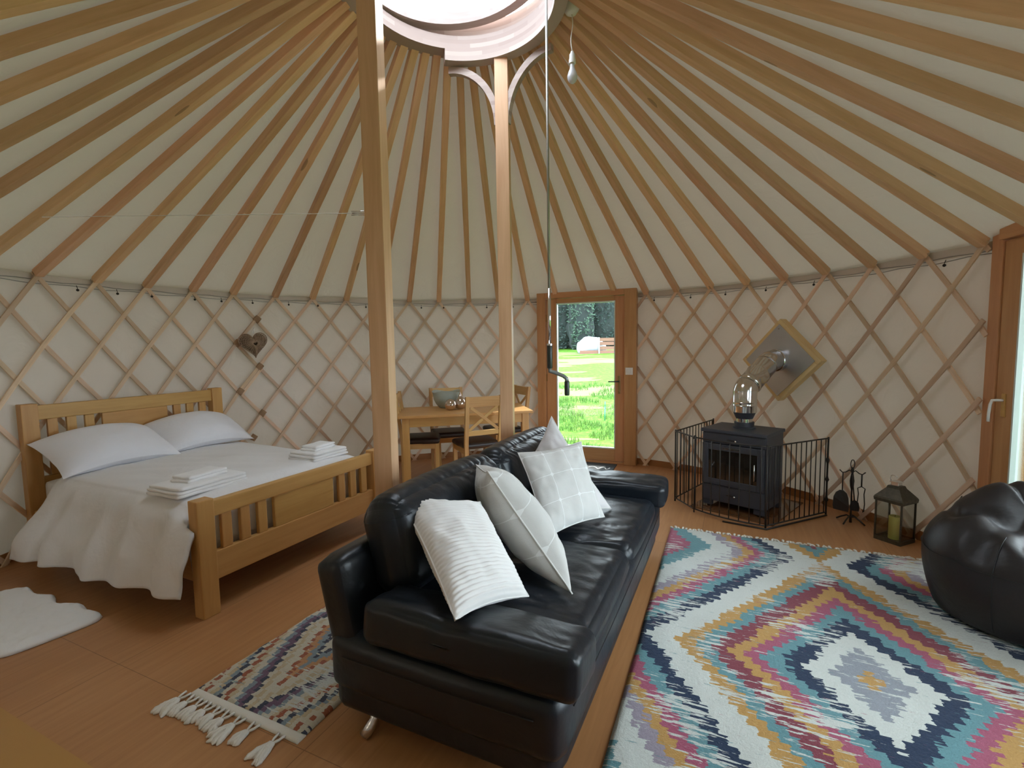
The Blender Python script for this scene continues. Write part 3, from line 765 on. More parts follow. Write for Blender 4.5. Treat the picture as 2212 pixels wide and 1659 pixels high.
def corner_pillow(name, cs, t, mat, lab, seed, rib=False, n=48, piping=True, sag=0):
    """cushion spanned by 4 corners (tl, tr, br, bl)"""
    tl, tr, br, bl = [Vector(c) for c in cs]; cen = (tl+tr+br+bl)/4
    nr = ((tr-bl).cross(tl-br)).normalized(); V = []; F = []; UV = []
    xax = ((tr+br)-(tl+bl)).normalized(); zax = nr; yax = zax.cross(xax)
    M = Matrix(((xax.x, yax.x, zax.x, cen.x), (xax.y, yax.y, zax.y, cen.y), (xax.z, yax.z, zax.z, cen.z), (0, 0, 0, 1))); Mi = M.inverted()
    nn = n if not rib else 256
    def S(a, b):
        s, u = (a+1)/2, (b+1)/2
        a2 = a*(1-.085*(1-b*b)*abs(a)**2.0); b2 = b*(1-.085*(1-a*a)*abs(b)**2.0)
        s, u = (a2+1)/2, (b2+1)/2
        return bl*(1-s)*(1-u)+br*s*(1-u)+tl*(1-s)*u+tr*s*u
    for side in (1, -1):
        o = len(V)
        for j in range(nn+1):
            for i in range(n+1):
                a, b = 2*i/n-1, 2*j/nn-1
                f = (max(0, 1-abs(a)**2.2)*max(0, 1-abs(b)**2.2))**.5
                p = S(a, b)+nr*side*t/2*f
                p += nr*(.012*noise.noise(Vector((a*2, b*2, seed)))*f)
                # crease dimples near the edges
                p += nr*side*(.010*noise.noise(Vector((a*5, b*5, seed+9)))*min(1, f*2)*(1-f*.6))
                if rib: p += nr*side*.0030*math.sin(b*PI*32)*min(1, f*3)
                V.append(Mi @ p); UV.append(((a+1)/2, (b+1)/2))
        for j in range(nn):
            for i in range(n):
                q = o+j*(n+1)+i; fc = (q, q+1, q+n+2, q+n+1); F.append(fc if side == 1 else fc[::-1])
    if piping:
        ob = thing(name, lab, 'cushion', cen, 0, 'cushions on the sofa')
        link('cover', V, F, mat, ob, M, True, UV)
        pts = []
        for k in range(60):
            q = k/60*4; e = int(q); r = 2*(q-e)-1
            a, b = [(r, -1), (1, r), (-r, 1), (-1, -r)][e]; pts.append(S(a, b))
        tube('piping', pts, .0036, m_pipe if not rib else m_rib, ob, 6, True)
        return ob
    ob = link(name, V, F, mat, None, M, True, UV); return tag(ob, lab, 'cushion', 'cushions on the sofa')
corner_pillow('scatter_cushion', [(-.502, 2.06, .805), (-.155, 2.14, .755), (.050, 1.78, .50), (-.195, 1.48, .585)], .17, m_rib, 'white ribbed cushion leaning at the near end of the sofa', 1, True)
corner_pillow('scatter_cushion', [(-.121, 2.19, .885), (-.20, 2.50, .84), (.125, 2.26, .475), (.231, 1.877, .455)], .24, m_check, 'light grey checked cushion tipped on edge beside the white ribbed one', 2)
corner_pillow('scatter_cushion', [(.028, 2.80, .83), (.42, 2.93, .865), (.52, 2.70, .47), (.16, 2.40, .47)], .14, m_check, 'light grey checked cushion facing the camera in front of the plain cushion', 3)
corner_pillow('scatter_cushion', [(.03, 3.02, .62), (.255, 3.13, .995), (.595, 2.88, .455), (.33, 2.72, .45)], .13, m_plaincush, 'plain grey cushion with its pointed corner showing behind the checked one', 4)
# ============================================================ DINING SET
ta = math.radians(12); tc_ = Vector((-.54, 5.27, 0))
table = thing('dining_table', 'rectangular oak dining table by the lattice wall', 'table', tc_, ta); MT = WM[table]
TL, TD, TH = 1.40, .72, .77
parts = []
dbox('tabletop', (-TL/2, -TD/2, TH-.028), (TL/2, TD/2, TH), m_oak, table, MT, .004)
for sx in (-1, 1):
    for sy in (-1, 1):
        x, y = sx*(TL/2-.075), sy*(TD/2-.075); dbox('leg', (x-.037, y-.037, 0), (x+.037, y+.037, TH-.028), m_oak, table, MT)
for sy in (-1, 1): dbox('apron', (-TL/2+.112, sy*(TD/2-.06)-.011, TH-.125), (TL/2-.112, sy*(TD/2-.06)+.011, TH-.028), m_oak, table, MT)
for sx in (-1, 1): dbox('apron', (sx*(TL/2-.06)-.011, -TD/2+.112, TH-.125), (sx*(TL/2-.06)+.011, TD/2-.112, TH-.028), m_oak, table, MT)
def make_chair(lab):
    t = thing('dining_chair', lab, 'chair', (0, 0, 0), 0, 'dining chairs around the table'); I = Matrix.Identity(4)
    # faces -y (front at -y), back at +y
    W, D = .40, .40
    def seatfn(p, o): return Vector((o.x*(-.04 if o.y > 0 else .03), 0, 0))
    soft_box('seat_pad', (W+.01, D-.01, .055), .024, m_brown, t, T(0, -.01, .465), (0, 0, .012), 10, seatfn)
    for s in (-1, 1):
        dbox('front_leg', (s*(W/2-.02)-.02, -D/2, 0), (s*(W/2-.02)+.02, -D/2+.04, .44), m_oakl, t, I, .003)
        x = s*(W/2-.02)
        pts = [(D/2-.02, 0), (D/2-.02, .46), (D/2+.045, .97)]
        V = []; F = []
        for y, z in pts:
            for dx, dy in ((-.019, -.017), (.019, -.017), (.019, .017), (-.019, .017)): V.append(Vector((x+dx, y+dy, z)))
        for k in range(2):
            for q in range(4): F.append((4*k+q, 4*k+(q+1) % 4, 4*k+4+(q+1) % 4, 4*k+4+q))
        F += [(3, 2, 1, 0), (8, 9, 10, 11)]
        # grain runs up: local X up
        Mx = Matrix(((0, 0, -1, 0), (0, 1, 0, 0), (1, 0, 0, 0), (0, 0, 0, 1))); Mi = Mx.inverted()
        link('rear_leg', [Mi @ q for q in V], F, m_oakl, t, Mx)
        dbox('side_rail', (x-.012, -D/2+.04, .385), (x+.012, D/2-.035, .44), m_oakl, t, I, .002)
    dbox('front_rail', (-W/2+.04, -D/2+.008, .385), (W/2-.04, -D/2+.03, .44), m_oakl, t, I, .002)
    def by(z): return D/2-.02+.065*(z-.46)/.51
    def lean(name, z0, z1, th=.018):
        ym = by((z0+z1)/2); return beam(name, (-W/2+.039, ym, (z0+z1)/2), (W/2-.039, ym, (z0+z1)/2), th, z1-z0, m_oakl, t, (0, .127, 1))
    lean('top_rail', .865, .965, .02); lean('lower_rail', .575, .625)
    for s in (-1, 1): beam('cross_brace', (-s*(W/2-.045), by(.63)+.003*s, .628), (s*(W/2-.055), by(.865)+.003*s, .865), .012, .030, m_oakl, t, (0, 1, 0) if False else (0, .127, 1))
    return t
c0 = make_chair('oak cross-back dining chair in front of the table, its back towards the camera')
def setchair(c, x, y, face, lab=None):
    a = math.atan2(face[1], face[0])+PI/2
    c.location = (x, y, 0); c.rotation_euler = (0, 0, a)
    M = T(x, y, 0) @ RZ(a); c.matrix_basis = M; WM[c] = M
    if lab: c['label'] = lab
chairs = [copy_tree(c0) for _ in range(3)]
setchair(c0, -.375, 4.935, (-.42, .91))
setchair(chairs[0], -1.00, 5.20, (1, .10), 'oak dining chair at the left end of the table, mostly hidden by the near post')
setchair(chairs[1], -.74, 5.52, (.24, -.97), 'oak cross-back dining chair on the far side of the table behind the glass bowl')
setchair(chairs[2], -.10, 5.72, (-.90, -.44), 'oak cross-back dining chair at the right end of the table beyond the far post')
# bowl and silver ornaments
bowlm = mat_new('sage_glass'); m, nt, out = bowlm
vv = coords(nt, 'Object'); col = mix(nt, noise_(nt, vv, 9, 3), (.45, .50, .45), (.62, .66, .60))
pb_ = bsdf(nt, None, col, .12, 0, None, .5); tr = nt.nodes.new('ShaderNodeBsdfTransparent'); tr.inputs[0].default_value = (.85, .92, .88, 1)
mx = nt.nodes.new('ShaderNodeMixShader'); mx.inputs[0].default_value = .62; nt.links.new(tr.outputs[0], mx.inputs[1]); nt.links.new(pb_, mx.inputs[2]); nt.links.new(mx.outputs[0], out.inputs[0])
def bowl_vf():
    n = 40; prof = [(0, .0), (.06, .0), (.075, .01), (.105, .05), (.125, .10), (.133, .15), (.138, .185), (.142, .19), (.138, .191), (.130, .15), (.120, .10), (.10, .055), (.07, .018), (0, .012)]
    V, F = lathe_vf(prof, n)
    V = [Vector((v.x*1.12, v.y*.8, v.z*(1+.06*math.sin(3*math.atan2(v.y, v.x))*(v.z > .1)))) for v in V]; return V, F
b = link('glass_bowl', *bowl_vf(), m, None, T(-.745, 5.40, TH), True); tag(b, 'translucent sage glass bowl on the dining table', 'bowl')
m_silver = plain('mirror_silver', (.70, .62, .58), .07, 1)
s1 = lathe('ornament', [(0, 0), (.022, 0), (.045, .012), (.060, .038), (.063, .062), (.056, .090), (.038, .112), (.014, .122), (.008, .119), (0, .119)], m_silver, None, 28, T(-.672, 5.20, TH)); tag(s1, 'round silver mirror ornament on the table in front of the glass bowl', 'ornament', None)
s2 = lathe('ornament', [(0, 0), (.022, 0), (.050, .014), (.064, .042), (.066, .068), (.056, .100), (.038, .124), (.020, .146), (.010, .170), (.004, .185), (0, .185)], m_silver, None, 28, T(-.575, 5.28, TH)); tag(s2, 'pear-shaped silver mirror ornament with a pointed top on the table', 'ornament')
# ============================================================ WICKER HEART
def heart(t, s): return s*16*math.sin(t)**3/17, s*(13*math.cos(t)-5*math.cos(2*t)-2*math.cos(3*t)-math.cos(4*t))/17
hc = Vector((-2.705, 5.06, 1.525)); hn = (Vector((CX, CY, 1.53))-hc).normalized(); hn.z = 0; hn.normalize(); hx = Vector((-hn.y, hn.x, 0)); 
if hx.x < 0: hx = -hx
MH = Matrix(((hx.x, hn.x, 0, hc.x), (hx.y, hn.y, 0, hc.y), (0, 0, 1, hc.z), (0, 0, 0, 1))) @ RY(math.radians(-6))
ht = thing('wicker_heart', 'brown wicker heart hanging on the lattice above the bed', 'wall decoration', hc)
m_wick = plain('willow_cane', (.30, .20, .13), .6, 0, 80, .4, .002, var=.4, vs=40)
m_wick2 = plain('willow_cane_dark', (.17, .11, .075), .7, var=.3, vs=40)
parts = []; NS = 46
for layer in range(5):
    sc = .150-.018*layer
    parts.append(tube_vf([Vector((heart(2*PI*k/60, sc)[0], .012+.010*layer, heart(2*PI*k/60, sc)[1])) for k in range(60)], .0045, 5, True))
link('heart_rim', *join(parts), m_wick, ht, MH, True)
parts = []
for k in range(NS):
    t0 = 2*PI*k/NS; x0, z0 = heart(t0, .150); x1, z1 = heart(t0+.35, .022); z1 -= .005
    parts.append(tube_vf([Vector((x0, .008, z0)), Vector(((x0*.62+x1*.38), .046, z0*.62+z1*.38)), Vector((x0*.3+x1*.7, .058, z0*.3+z1*.7)), Vector((x1, .060, z1))], .0038, 5))
link('heart_weave', *join(parts), m_wick, ht, MH, True)
V = [Vector((0, .02, 0))]+[Vector((heart(2*PI*k/60, .14)[0], .012, heart(2*PI*k/60, .14)[1])) for k in range(60)]
F = [(0, 1+k, 1+(k+1) % 60) for k in range(60)]
link('heart_back', V, F, m_wick2, ht, MH)
tube('hanging_ribbon', [Vector((-.012, .02, .085)), Vector((.0, .02, .125)), Vector((.03, .01, .16)), Vector((.012, .02, .10))], .004, m_white, ht, 6, M=MH)
# ============================================================ PENDANT
pl = Vector((.412, 3.194, 3.60)); 
rv = Vector((pl.x-CX, pl.y-CY, 0)); 
pend = thing('pendant_lamp', 'bare bulb hanging on a white cord from a rafter beside the crown', 'lamp', pl-Vector((0, 0, .03)))
zr = 3.525
lathe('ceiling_rose', [(0, 0), (.020, 0), (.038, .010), (.048, .028), (.050, .050), (0, .052)], m_white, pend, 28, T(pl.x, pl.y, zr))
cord = [Vector((pl.x+.006*math.sin(k*.55)*(k > 0), pl.y, zr+.004-.222*k/12)) for k in range(13)]
tube('cord', cord, .0032, m_white, pend, 8)
bx, by_ = cord[-1].x, cord[-1].y; zb = zr-.218
lathe('lamp_holder', [(0, 0), (.008, 0), (.012, -.012), (.018, -.02), (.019, -.05), (.022, -.052), (.022, -.075), (0, -.075)][::-1], m_white, pend, 24, T(bx, by_, zb))
m_bulb = plain('frosted_bulb', (.80, .80, .84), .25, var=.03, Transmission_Weight=.25)
lathe('bulb', [(0, -.195), (.012, -.193), (.024, -.182), (.031, -.165), (.032, -.150), (.026, -.128), (.016, -.105), (.014, -.085), (.014, -.074), (0, -.074)], m_bulb, pend, 28, T(bx, by_, zb), 60)
# ============================================================ CRANK
cx_, cyy = .246, 3.10
cr = thing('skylight_crank', 'long thin metal crank pole hanging from the skylight with cranked handle', 'crank', (cx_, cyy, 1.1))
tube('pole', [(cx_+.0, cyy, 1.46), (cx_, cyy, 3.76)], .0085, m_cable, cr, 10)
tube('pole_sleeve', [(cx_, cyy, 1.46), (cx_, cyy, 1.82)], .0105, m_steel, cr, 10)
lathe('grip', [(0, 0), (.016, 0), (.0175, .004), (.0175, .146), (.016, .15), (0, .15)], m_blackpl, cr, 20, T(cx_, cyy, 1.312))
lathe('grip_collar', [(0, 0), (.019, 0), (.019, .012), (0, .012)], m_steel, cr, 20, T(cx_, cyy, 1.458))
tube('crank_arm', [(cx_, cyy, 1.315), (cx_, cyy, 1.293), (cx_+.03, cyy, 1.285), (cx_+.085, cyy-.01, 1.262), (cx_+.105, cyy-.012, 1.245), (cx_+.108, cyy-.012, 1.225)], .013, m_greypl, cr, 10)
lathe('hand_grip', [(0, 0), (.014, 0), (.0165, .01), (.0165, .088), (.014, .094), (0, .094)], m_blackpl, cr, 20, T(cx_+.108, cyy-.012, 1.135))
# ============================================================ STOVE
SA = Vector((.686, -.727, 0)).normalized(); SD = Vector((-SA.y, SA.x, 0)); SO = Vector((1.685, 4.225, 0))
MSt = Matrix(((SA.x, SD.x, 0, SO.x), (SA.y, SD.y, 0, SO.y), (0, 0, 1, .012), (0, 0, 0, 1)))   # x along front, y to the back
SW, SDp, SH = .53, .415, .695
hearth = link('glass_hearth', *box_vf((-.06, -.10, -.012), (SW+.10, SDp+.26, -.002), .003), plain('hearth_glass', (.16, .07, .03), .08, 0, spec=.6), None, MSt); tag(hearth, 'smoked glass hearth plate on the floor under the wood stove', 'hearth')
stove = thing('wood_stove', 'dark grey cast iron wood burning stove with a glass door inside the fireguard', 'stove', MSt @ Vector((SW/2, SDp/2, 0)))
def sb(name, a, b, mat=m_castiron, ch=.006, par=stove): return link(name, *box_vf(a, b, ch), mat, par, MSt)
# body as a shell with firebox opening
parts = [box_vf((0, .02, .05), (.03, SDp, SH-.03), .005), box_vf((SW-.03, .02, .05), (SW, SDp, SH-.03), .005), box_vf((.03, SDp-.02, .05), (SW-.03, SDp, SH-.03)), box_vf((.03, .03, .05), (SW-.03, SDp-.02, .20)), box_vf((.03, .03, .54), (SW-.03, SDp-.02, SH-.03))]
link('body', *join(parts), m_castiron, stove, MSt)
sb('top_plate', (-.012, -.012, SH-.03), (SW+.012, SDp+.01, SH), ch=.008)
sb('front_panel', (.004, .0, .575), (SW-.004, .024, SH-.034))
sb('ash_drawer', (.004, .0, .06), (SW-.004, .024, .205))
for k in range(7): sb('side_rib', (SW-.002, .07+.042*k, .12), (SW+.004, .085+.042*k, .56), ch=.002)
sb('base_skirt', (.0, .01, .012), (.09, .05, .06)); sb('base_skirt', (SW-.09, .01, .012), (SW, .05, .06)); sb('base_back', (0, SDp-.05, .0), (SW, SDp, .06))
for x in (.05, SW-.05):
    for y in (.06, SDp-.06): lathe('foot', [(0, 0), (.02, 0), (.02, .05), (0, .05)], m_castiron, stove, 16, MSt @ T(x, y, 0))
parts = [box_vf((.008, -.016, .21), (.062, .004, .57), .006), box_vf((SW-.062, -.016, .21), (SW-.008, .004, .57), .006), box_vf((.06, -.016, .21), (SW-.06, .004, .262), .006), box_vf((.06, -.016, .515), (SW-.06, .004, .57), .006)]
door = link('stove_door', *join(parts), m_castiron, stove, MSt)
m_fglass = plain('stove_glass', (.02, .016, .012), .04, 0, spec=.8)
link('pane', *box_vf((.06, -.006, .26), (SW-.06, -.002, .517)), m_fglass, door, MSt)
tube('door_handle', [(SW-.075, -.012, .30), (SW-.075, -.032, .305), (SW-.075, -.032, .435), (SW-.075, -.012, .44)], .0055, m_steel, door, 8, M=MSt)
sb('hinge', (SW-.030, -.028, .23), (SW-.014, -.012, .55), par=door)
for z in (.615, .135):
    parts = [box_vf((SW/2-.04, -.020, z-.005), (SW/2+.03, -.008, z+.004), .002), xf(T(SW/2+.03, -.018, z-.006), lathe_vf([(0, -.008), (.009, -.004), (.009, .006), (0, .010)], 12))]
    link('air_control_knob', parts[0][0], parts[0][1], m_iron, stove, MSt); link('control_knob_tip', parts[1][0], parts[1][1], m_steel, stove, MSt, True)
sb('maker_plate', (.19, -.018, .530), (.33, -.015, .548), m_steel, .001, door)
lathe('flue_collar', [(0, 0), (.092, 0), (.092, .012), (.080, .016), (.080, .055), (0, .055)], m_castiron, stove, 32, MSt @ T(SW/2+.005, SDp*.55, SH))
# flue
fb = MSt @ Vector((SW/2+.005, SDp*.55, SH+.05))
pc = Vector((2.515, 4.475, 1.285)); nw = Vector((CX-pc.x, CY-pc.y, 0)).normalized()
flue = thing('stove_flue', 'shiny steel flue pipe bending from the stove top to the wall plate', 'flue pipe', fb)
lathe('narrow_sleeve', [(0, 0), (.066, 0), (.066, .04), (0, .04)], m_steel, flue, 32, T(*fb))
lathe('black_reducer', [(0, 0), (.068, 0), (.092, .055), (0, .055)], m_castiron, flue, 32, T(*(fb+Vector((0, 0, .035)))))
z0 = .09
lathe('vertical_section', [(0, 0), (.096, 0), (.098, .004), (.098, .055), (.101, .060), (.098, .065), (.098, .085), (.101, .09), (.098, .095), (.098, .19), (0, .19)], m_steel, flue, 40, T(*(fb+Vector((0, 0, z0)))))
top = fb+Vector((0, 0, z0+.19)); e1 = pc+nw*.20
d1 = (e1-top); mid1 = top+Vector((0, 0, .03))
dirs = (e1-mid1).normalized()
def bend(p, d_in, d_out, L, n=8):
    p0 = p-d_in*L; p2 = p+d_out*L; return [p0*(1-t)**2+p*2*t*(1-t)+p2*t*t for t in [k/n for k in range(n+1)]]
upv = Vector((0, 0, 1)); bot = top+Vector((0, 0, .012)); tp_ = pc+nw*.175; dirs = (tp_-bot).normalized(); FR = .097
tube('lower_elbow', [top-upv*.05]+bend(bot, upv, dirs, .045), FR, m_flue, flue, 40)
a = bot+dirs*.055; b_ = tp_-dirs*.07; Lx = (b_-a).length
ts_ = [0, .06, .09, .12, .48, .52, .56, .60, .94, 1]; rr_ = [FR, FR, FR+.005, FR, FR, FR+.004, FR+.004, FR, FR, FR]
tube('diagonal_section', [a+dirs*Lx*t for t in ts_], FR, m_flue, flue, 40, rs=rr_)
tube('upper_elbow', [b_-dirs*.01]+bend(tp_, dirs, -nw, .065)+[tp_-nw*.09], FR, m_flue, flue, 40)
e1 = tp_
tube('wall_collar', [e1-nw*.065, e1-nw*.075, pc+nw*.03, pc+nw*.02], .102, m_steel, flue, 36)
# wall plate: tilted square sheet in a wooden frame
hx2 = Vector((-nw.y, nw.x, 0)); 
if hx2.y > 0: hx2 = -hx2
PS = .052
MP = Matrix(((hx2.x, nw.x, 0, pc.x), (hx2.y, nw.y, 0, pc.y), (0, 0, 1, pc.z), (0, 0, 0, 1))) @ RY(math.radians(45))
plate = thing('flue_wall_plate', 'square steel flue plate set diamondwise on the lattice in a wooden frame', 'wall plate', pc)
h = .235
link('steel_sheet', *box_vf((-h, .050, -h), (h, .056, h), .001), m_sheet, plate, MP)
for a0, b0 in (((-h-.034, -.045, -h-.034), (h+.034, .046, -h+.012)), ((-h-.034, -.045, h-.012), (h+.034, .046, h+.034)), ((-h-.034, -.045, -h+.012), (-h+.012, .046, h-.012)), ((h-.012, -.045, -h+.012), (h+.034, .046, h-.012))): dbox('frame_batten', a0, b0, m_frame, plate, MP, .003)
lathe('bolt', [(0, 0), (.008, 0), (.006, .006), (0, .007)], m_steel, plate, 10, MP @ T(-h+.03, .056, h-.03) @ RX(-PI/2))
lathe('bolt', [(0, 0), (.008, 0), (.006, .006), (0, .007)], m_steel, plate, 10, MP @ T(h-.03, .056, -h+.03) @ RX(-PI/2))
# ============================================================ FIREGUARD
guard = thing('fireguard', 'black wrought iron barred fireguard standing around the stove', 'fireguard', (1.95, 3.70, 0))
GL, GG, GM, GR, GK = Vector((1.495, 4.36, 0)), Vector((1.555, 4.055, 0)), Vector((1.955, 3.640, 0)), Vector((2.61, 3.925, 0)), Vector((2.10, 4.98, 0))
GH = .655
def panel(a, b, nb, bow=0.0, zb=.03):
    d = b-a; n = Vector((-d.y, d.x, 0)).normalized(); pts = [a+d*k/12+n*bow*4*(k/12)*(1-k/12) for k in range(13)]
    for z in (zb, GH): tube('rail', [p+Vector((0, 0, z)) for p in pts], .0062, m_iron, guard, 6)
    for k in range(nb):
        t = (k+.5)/nb; p = a+d*t+n*bow*4*t*(1-t); tube('bar', [p+Vector((0, 0, zb)), p+Vector((0, 0, GH))], .0042, m_iron, guard, 6)
panel(GL, GK, 13)
panel(GL, GG, 5)
panel(GG+Vector((-.01, .03, 0)), GM, 8, -.05)
panel(GM, GR, 12)
for p in (GL, GM, GK): tube('upright', [p+Vector((0, 0, 0)), p+Vector((0, 0, GH+.012))], .008, m_iron, guard, 8)
tube('upright', [GG, GG+Vector((0, 0, GH-.02))], .006, m_iron, guard, 8)
def rlist(): 
    pts = []; r = []
    for k in range(40):
        z = (GH+.01)*k/39; pts.append(GR+Vector((0, 0, z))); m_ = .0075
        for c_ in (.14, .31, .47): m_ += .010*math.exp(-((z-c_)/.012)**2)
        r.append(m_)
    return pts, r
p_, r_ = rlist(); tube('turned_upright', p_, .008, m_iron, guard, 8, rs=r_)
lathe('knuckle', [(0, -.02), (.014, -.012), (.012, .012), (0, .02)], m_iron, guard, 10, T(*(GG+Vector((0, 0, GH)))))
tube('floor_rail', [GM+Vector((-.26, .17, .008)), GM+Vector((0, -.012, .008)), GR+Vector((0, -.012, .008))], .007, m_iron, guard, 6)
# ============================================================ FIRE TOOLS
tb = Vector((2.705, 3.765, 0)); tx = Vector((.80, -.60, 0)).normalized()   # across, as seen
ts = thing('fire_tool_stand', 'small black iron fire tool stand between the stove and the lantern', 'fire tool stand', tb)
for q in (0, 1, 2, 3):
    a = .5+q*PI/2; d = Vector((math.cos(a), math.sin(a), 0))
    tube('foot', [tb+Vector((0, 0, .045)), tb+d*.03+Vector((0, 0, .052)), tb+d*.07+Vector((0, 0, .03)), tb+d*.105+Vector((0, 0, .006))], .006, m_iron, ts, 8)
tube('stem', [tb+Vector((0, 0, z)) for z in (.0, .10, .22, .27, .30, .34, .37, .40, .43, .45)], .006, m_iron, ts, 10, rs=[.010, .007, .006, .007, .014, .017, .013, .008, .012, .006])
tube('ring_handle', [tb+Vector((0, 0, .475))+tx*.013*math.cos(q)+Vector((0, 0, .036*math.sin(q))) for q in [2*PI*k/20 for k in range(20)]], .0035, m_iron, ts, 6, True)
for s in (-1, 1): tube('hook_arm', [tb+Vector((0, 0, .41)), tb+tx*.02*s+Vector((0, 0, .425)), tb+tx*.045*s+Vector((0, 0, .405)), tb+tx*.065*s+Vector((0, 0, .40)), tb+tx*.085*s+Vector((0, 0, .42))], .0045, m_iron, ts, 8)
def hang(x, z): return tb+tx*x+Vector((0, 0, z))-Vector((tx.y, -tx.x, 0))*.012
fwd = Vector((-.58, -.81, 0))
sh = thing('fire_shovel', 'black iron ash shovel hanging on the left of the fire tool stand', 'shovel', hang(-.065, .2))
tube('shaft', [hang(-.062, .40), hang(-.062, .25)], .0045, m_iron, sh, 8)
V = []; F = []; prof = [(-.012, .255), (-.038, .235), (-.052, .20), (-.056, .13), (-.050, .098), (.050, .088), (.054, .13), (.048, .20), (.036, .235), (.012, .255)]
for dy in (0, .012):
    for x, z in prof: V.append(hang(-.067+x, z)+fwd*(dy+.018*(1-(x/.056)**2)*-1+.03))
n_ = len(prof); F = [tuple(range(n_)), tuple(range(2*n_-1, n_-1, -1))]+[(k, (k+1) % n_, n_+(k+1) % n_, n_+k) for k in range(n_)]
link('blade', V, F, m_iron, sh)
tn = thing('fire_tongs', 'black iron fire tongs hanging on the right of the fire tool stand', 'tongs', hang(.062, .2))
tube('shaft', [hang(.062, .40), hang(.062, .30)], .0055, m_iron, tn, 8)
for s in (-1, 1): tube('jaw', [hang(.062, .30), hang(.062+.024*s, .285), hang(.062+.018*s, .24), hang(.062+.024*s, .16), hang(.062+.020*s, .10), hang(.062+.012*s, .095)], .0038, m_iron, tn, 8)
brs = thing('hearth_brush', 'black hearth brush hanging at the front of the fire tool stand', 'brush', tb+fwd*.03+Vector((0, 0, .15)))
tube('shaft', [tb+fwd*.02+Vector((0, 0, .39)), tb+fwd*.03+tx*.02+Vector((0, 0, .19))], .0045, m_iron, brs, 8)
m_brist = plain('black_bristle', (.015, .014, .014), .9, 0, 300, 1, .004)
lathe('bristles', [(0, 0), (.030, 0), (.033, .02), (.026, .06), (.010, .075), (0, .075)], m_brist, brs, 20, T(*(tb+fwd*.03+tx*.022+Vector((0, 0, .115)))))
# ============================================================ LANTERN
lc = Vector((2.77, 3.405, 0)); la = math.atan2(-.152, .064)
ML = T(*lc) @ RZ(la+.0); S_ = .083
lan = thing('candle_lantern', 'dark metal and glass lantern with a pyramid roof on the floor', 'lantern', lc); m_lan = plain('aged_lantern_metal', (.085, .075, .055), .45, .6, 60, .3, .002, var=.5, vs=60)
HL = .315
for sx in (-1, 1):
    for sy in (-1, 1): link('corner_post', *box_vf((sx*S_-.005, sy*S_-.005, .0), (sx*S_+.005, sy*S_+.005, HL), .001), m_lan, lan, ML)
parts = [box_vf((-S_-.004, -S_-.004, .004), (S_+.004, S_+.004, .014), .001), box_vf((-S_, -S_-.005, 0), (S_, -S_+.003, .028)), box_vf((-S_, S_-.003, 0), (S_, S_+.005, .028)), box_vf((-S_-.005, -S_, 0), (-S_+.003, S_, .028)), box_vf((S_-.003, -S_, 0), (S_+.005, S_, .028))]
link('base_tray', *join(parts), m_lan, lan, ML)
prof = [(S_+.010, HL-.022), (S_+.013, HL), (S_+.008, HL+.012), (S_*.80, HL+.045), (S_*.52, HL+.075), (S_*.45, HL+.092), (S_*.40, HL+.094)]
V = []; F = []
for r, z in prof:
    for sx, sy in ((-1, -1), (1, -1), (1, 1), (-1, 1)): V.append(Vector((sx*r, sy*r, z)))
for k in range(len(prof)-1):
    for q in range(4): F.append((4*k+q, 4*k+(q+1) % 4, 4*k+4+(q+1) % 4, 4*k+4+q))
F.append(tuple(4*(len(prof)-1)+q for q in range(4)))
link('pyramid_roof', V, F, m_lan, lan, ML)
link('chimney_cap', *join([box_vf((-.024, -.024, HL+.09), (.024, .024, HL+.118), .002), box_vf((-.030, -.030, HL+.118), (.030, .030, HL+.124), .001)]), m_steel, lan, ML)
tube('carry_ring', [Vector((-.03+.0*k, 0, HL+.10)), Vector((-.042, 0, HL+.135)), Vector((-.036, 0, HL+.16)), Vector((-.016, 0, HL+.165)), Vector((.004, 0, HL+.155))], .0028, m_steel, lan, 6, M=ML)
for a0, b0 in (((-S_, -S_-.001, .028), (S_, -S_+.001, HL-.02)), ((-S_, S_-.001, .028), (S_, S_+.001, HL-.02)), ((-S_-.001, -S_, .028), (-S_+.001, S_, HL-.02)), ((S_-.001, -S_, .028), (S_+.001, S_, HL-.02))):
    link('glass_pane', *box_vf(a0, b0), m_lglass, lan, ML)
m_candle = plain('yellow_wax', (.62, .60, .16), .45, var=.08, Subsurface_Weight=.15)
cd = thing('pillar_candle', 'yellow pillar candle standing inside the glass lantern', 'candle', ML @ Vector((0, 0, .015)))
lathe('wax', [(0, 0), (.036, 0), (.037, .004), (.037, .160), (.034, .167), (.026, .163), (0, .160)], m_candle, cd, 32, ML @ T(0, 0, .0145))
tube('wick', [ML @ Vector((0, 0, .174)), ML @ Vector((.002, 0, .19))], .0015, m_dark, cd, 6)
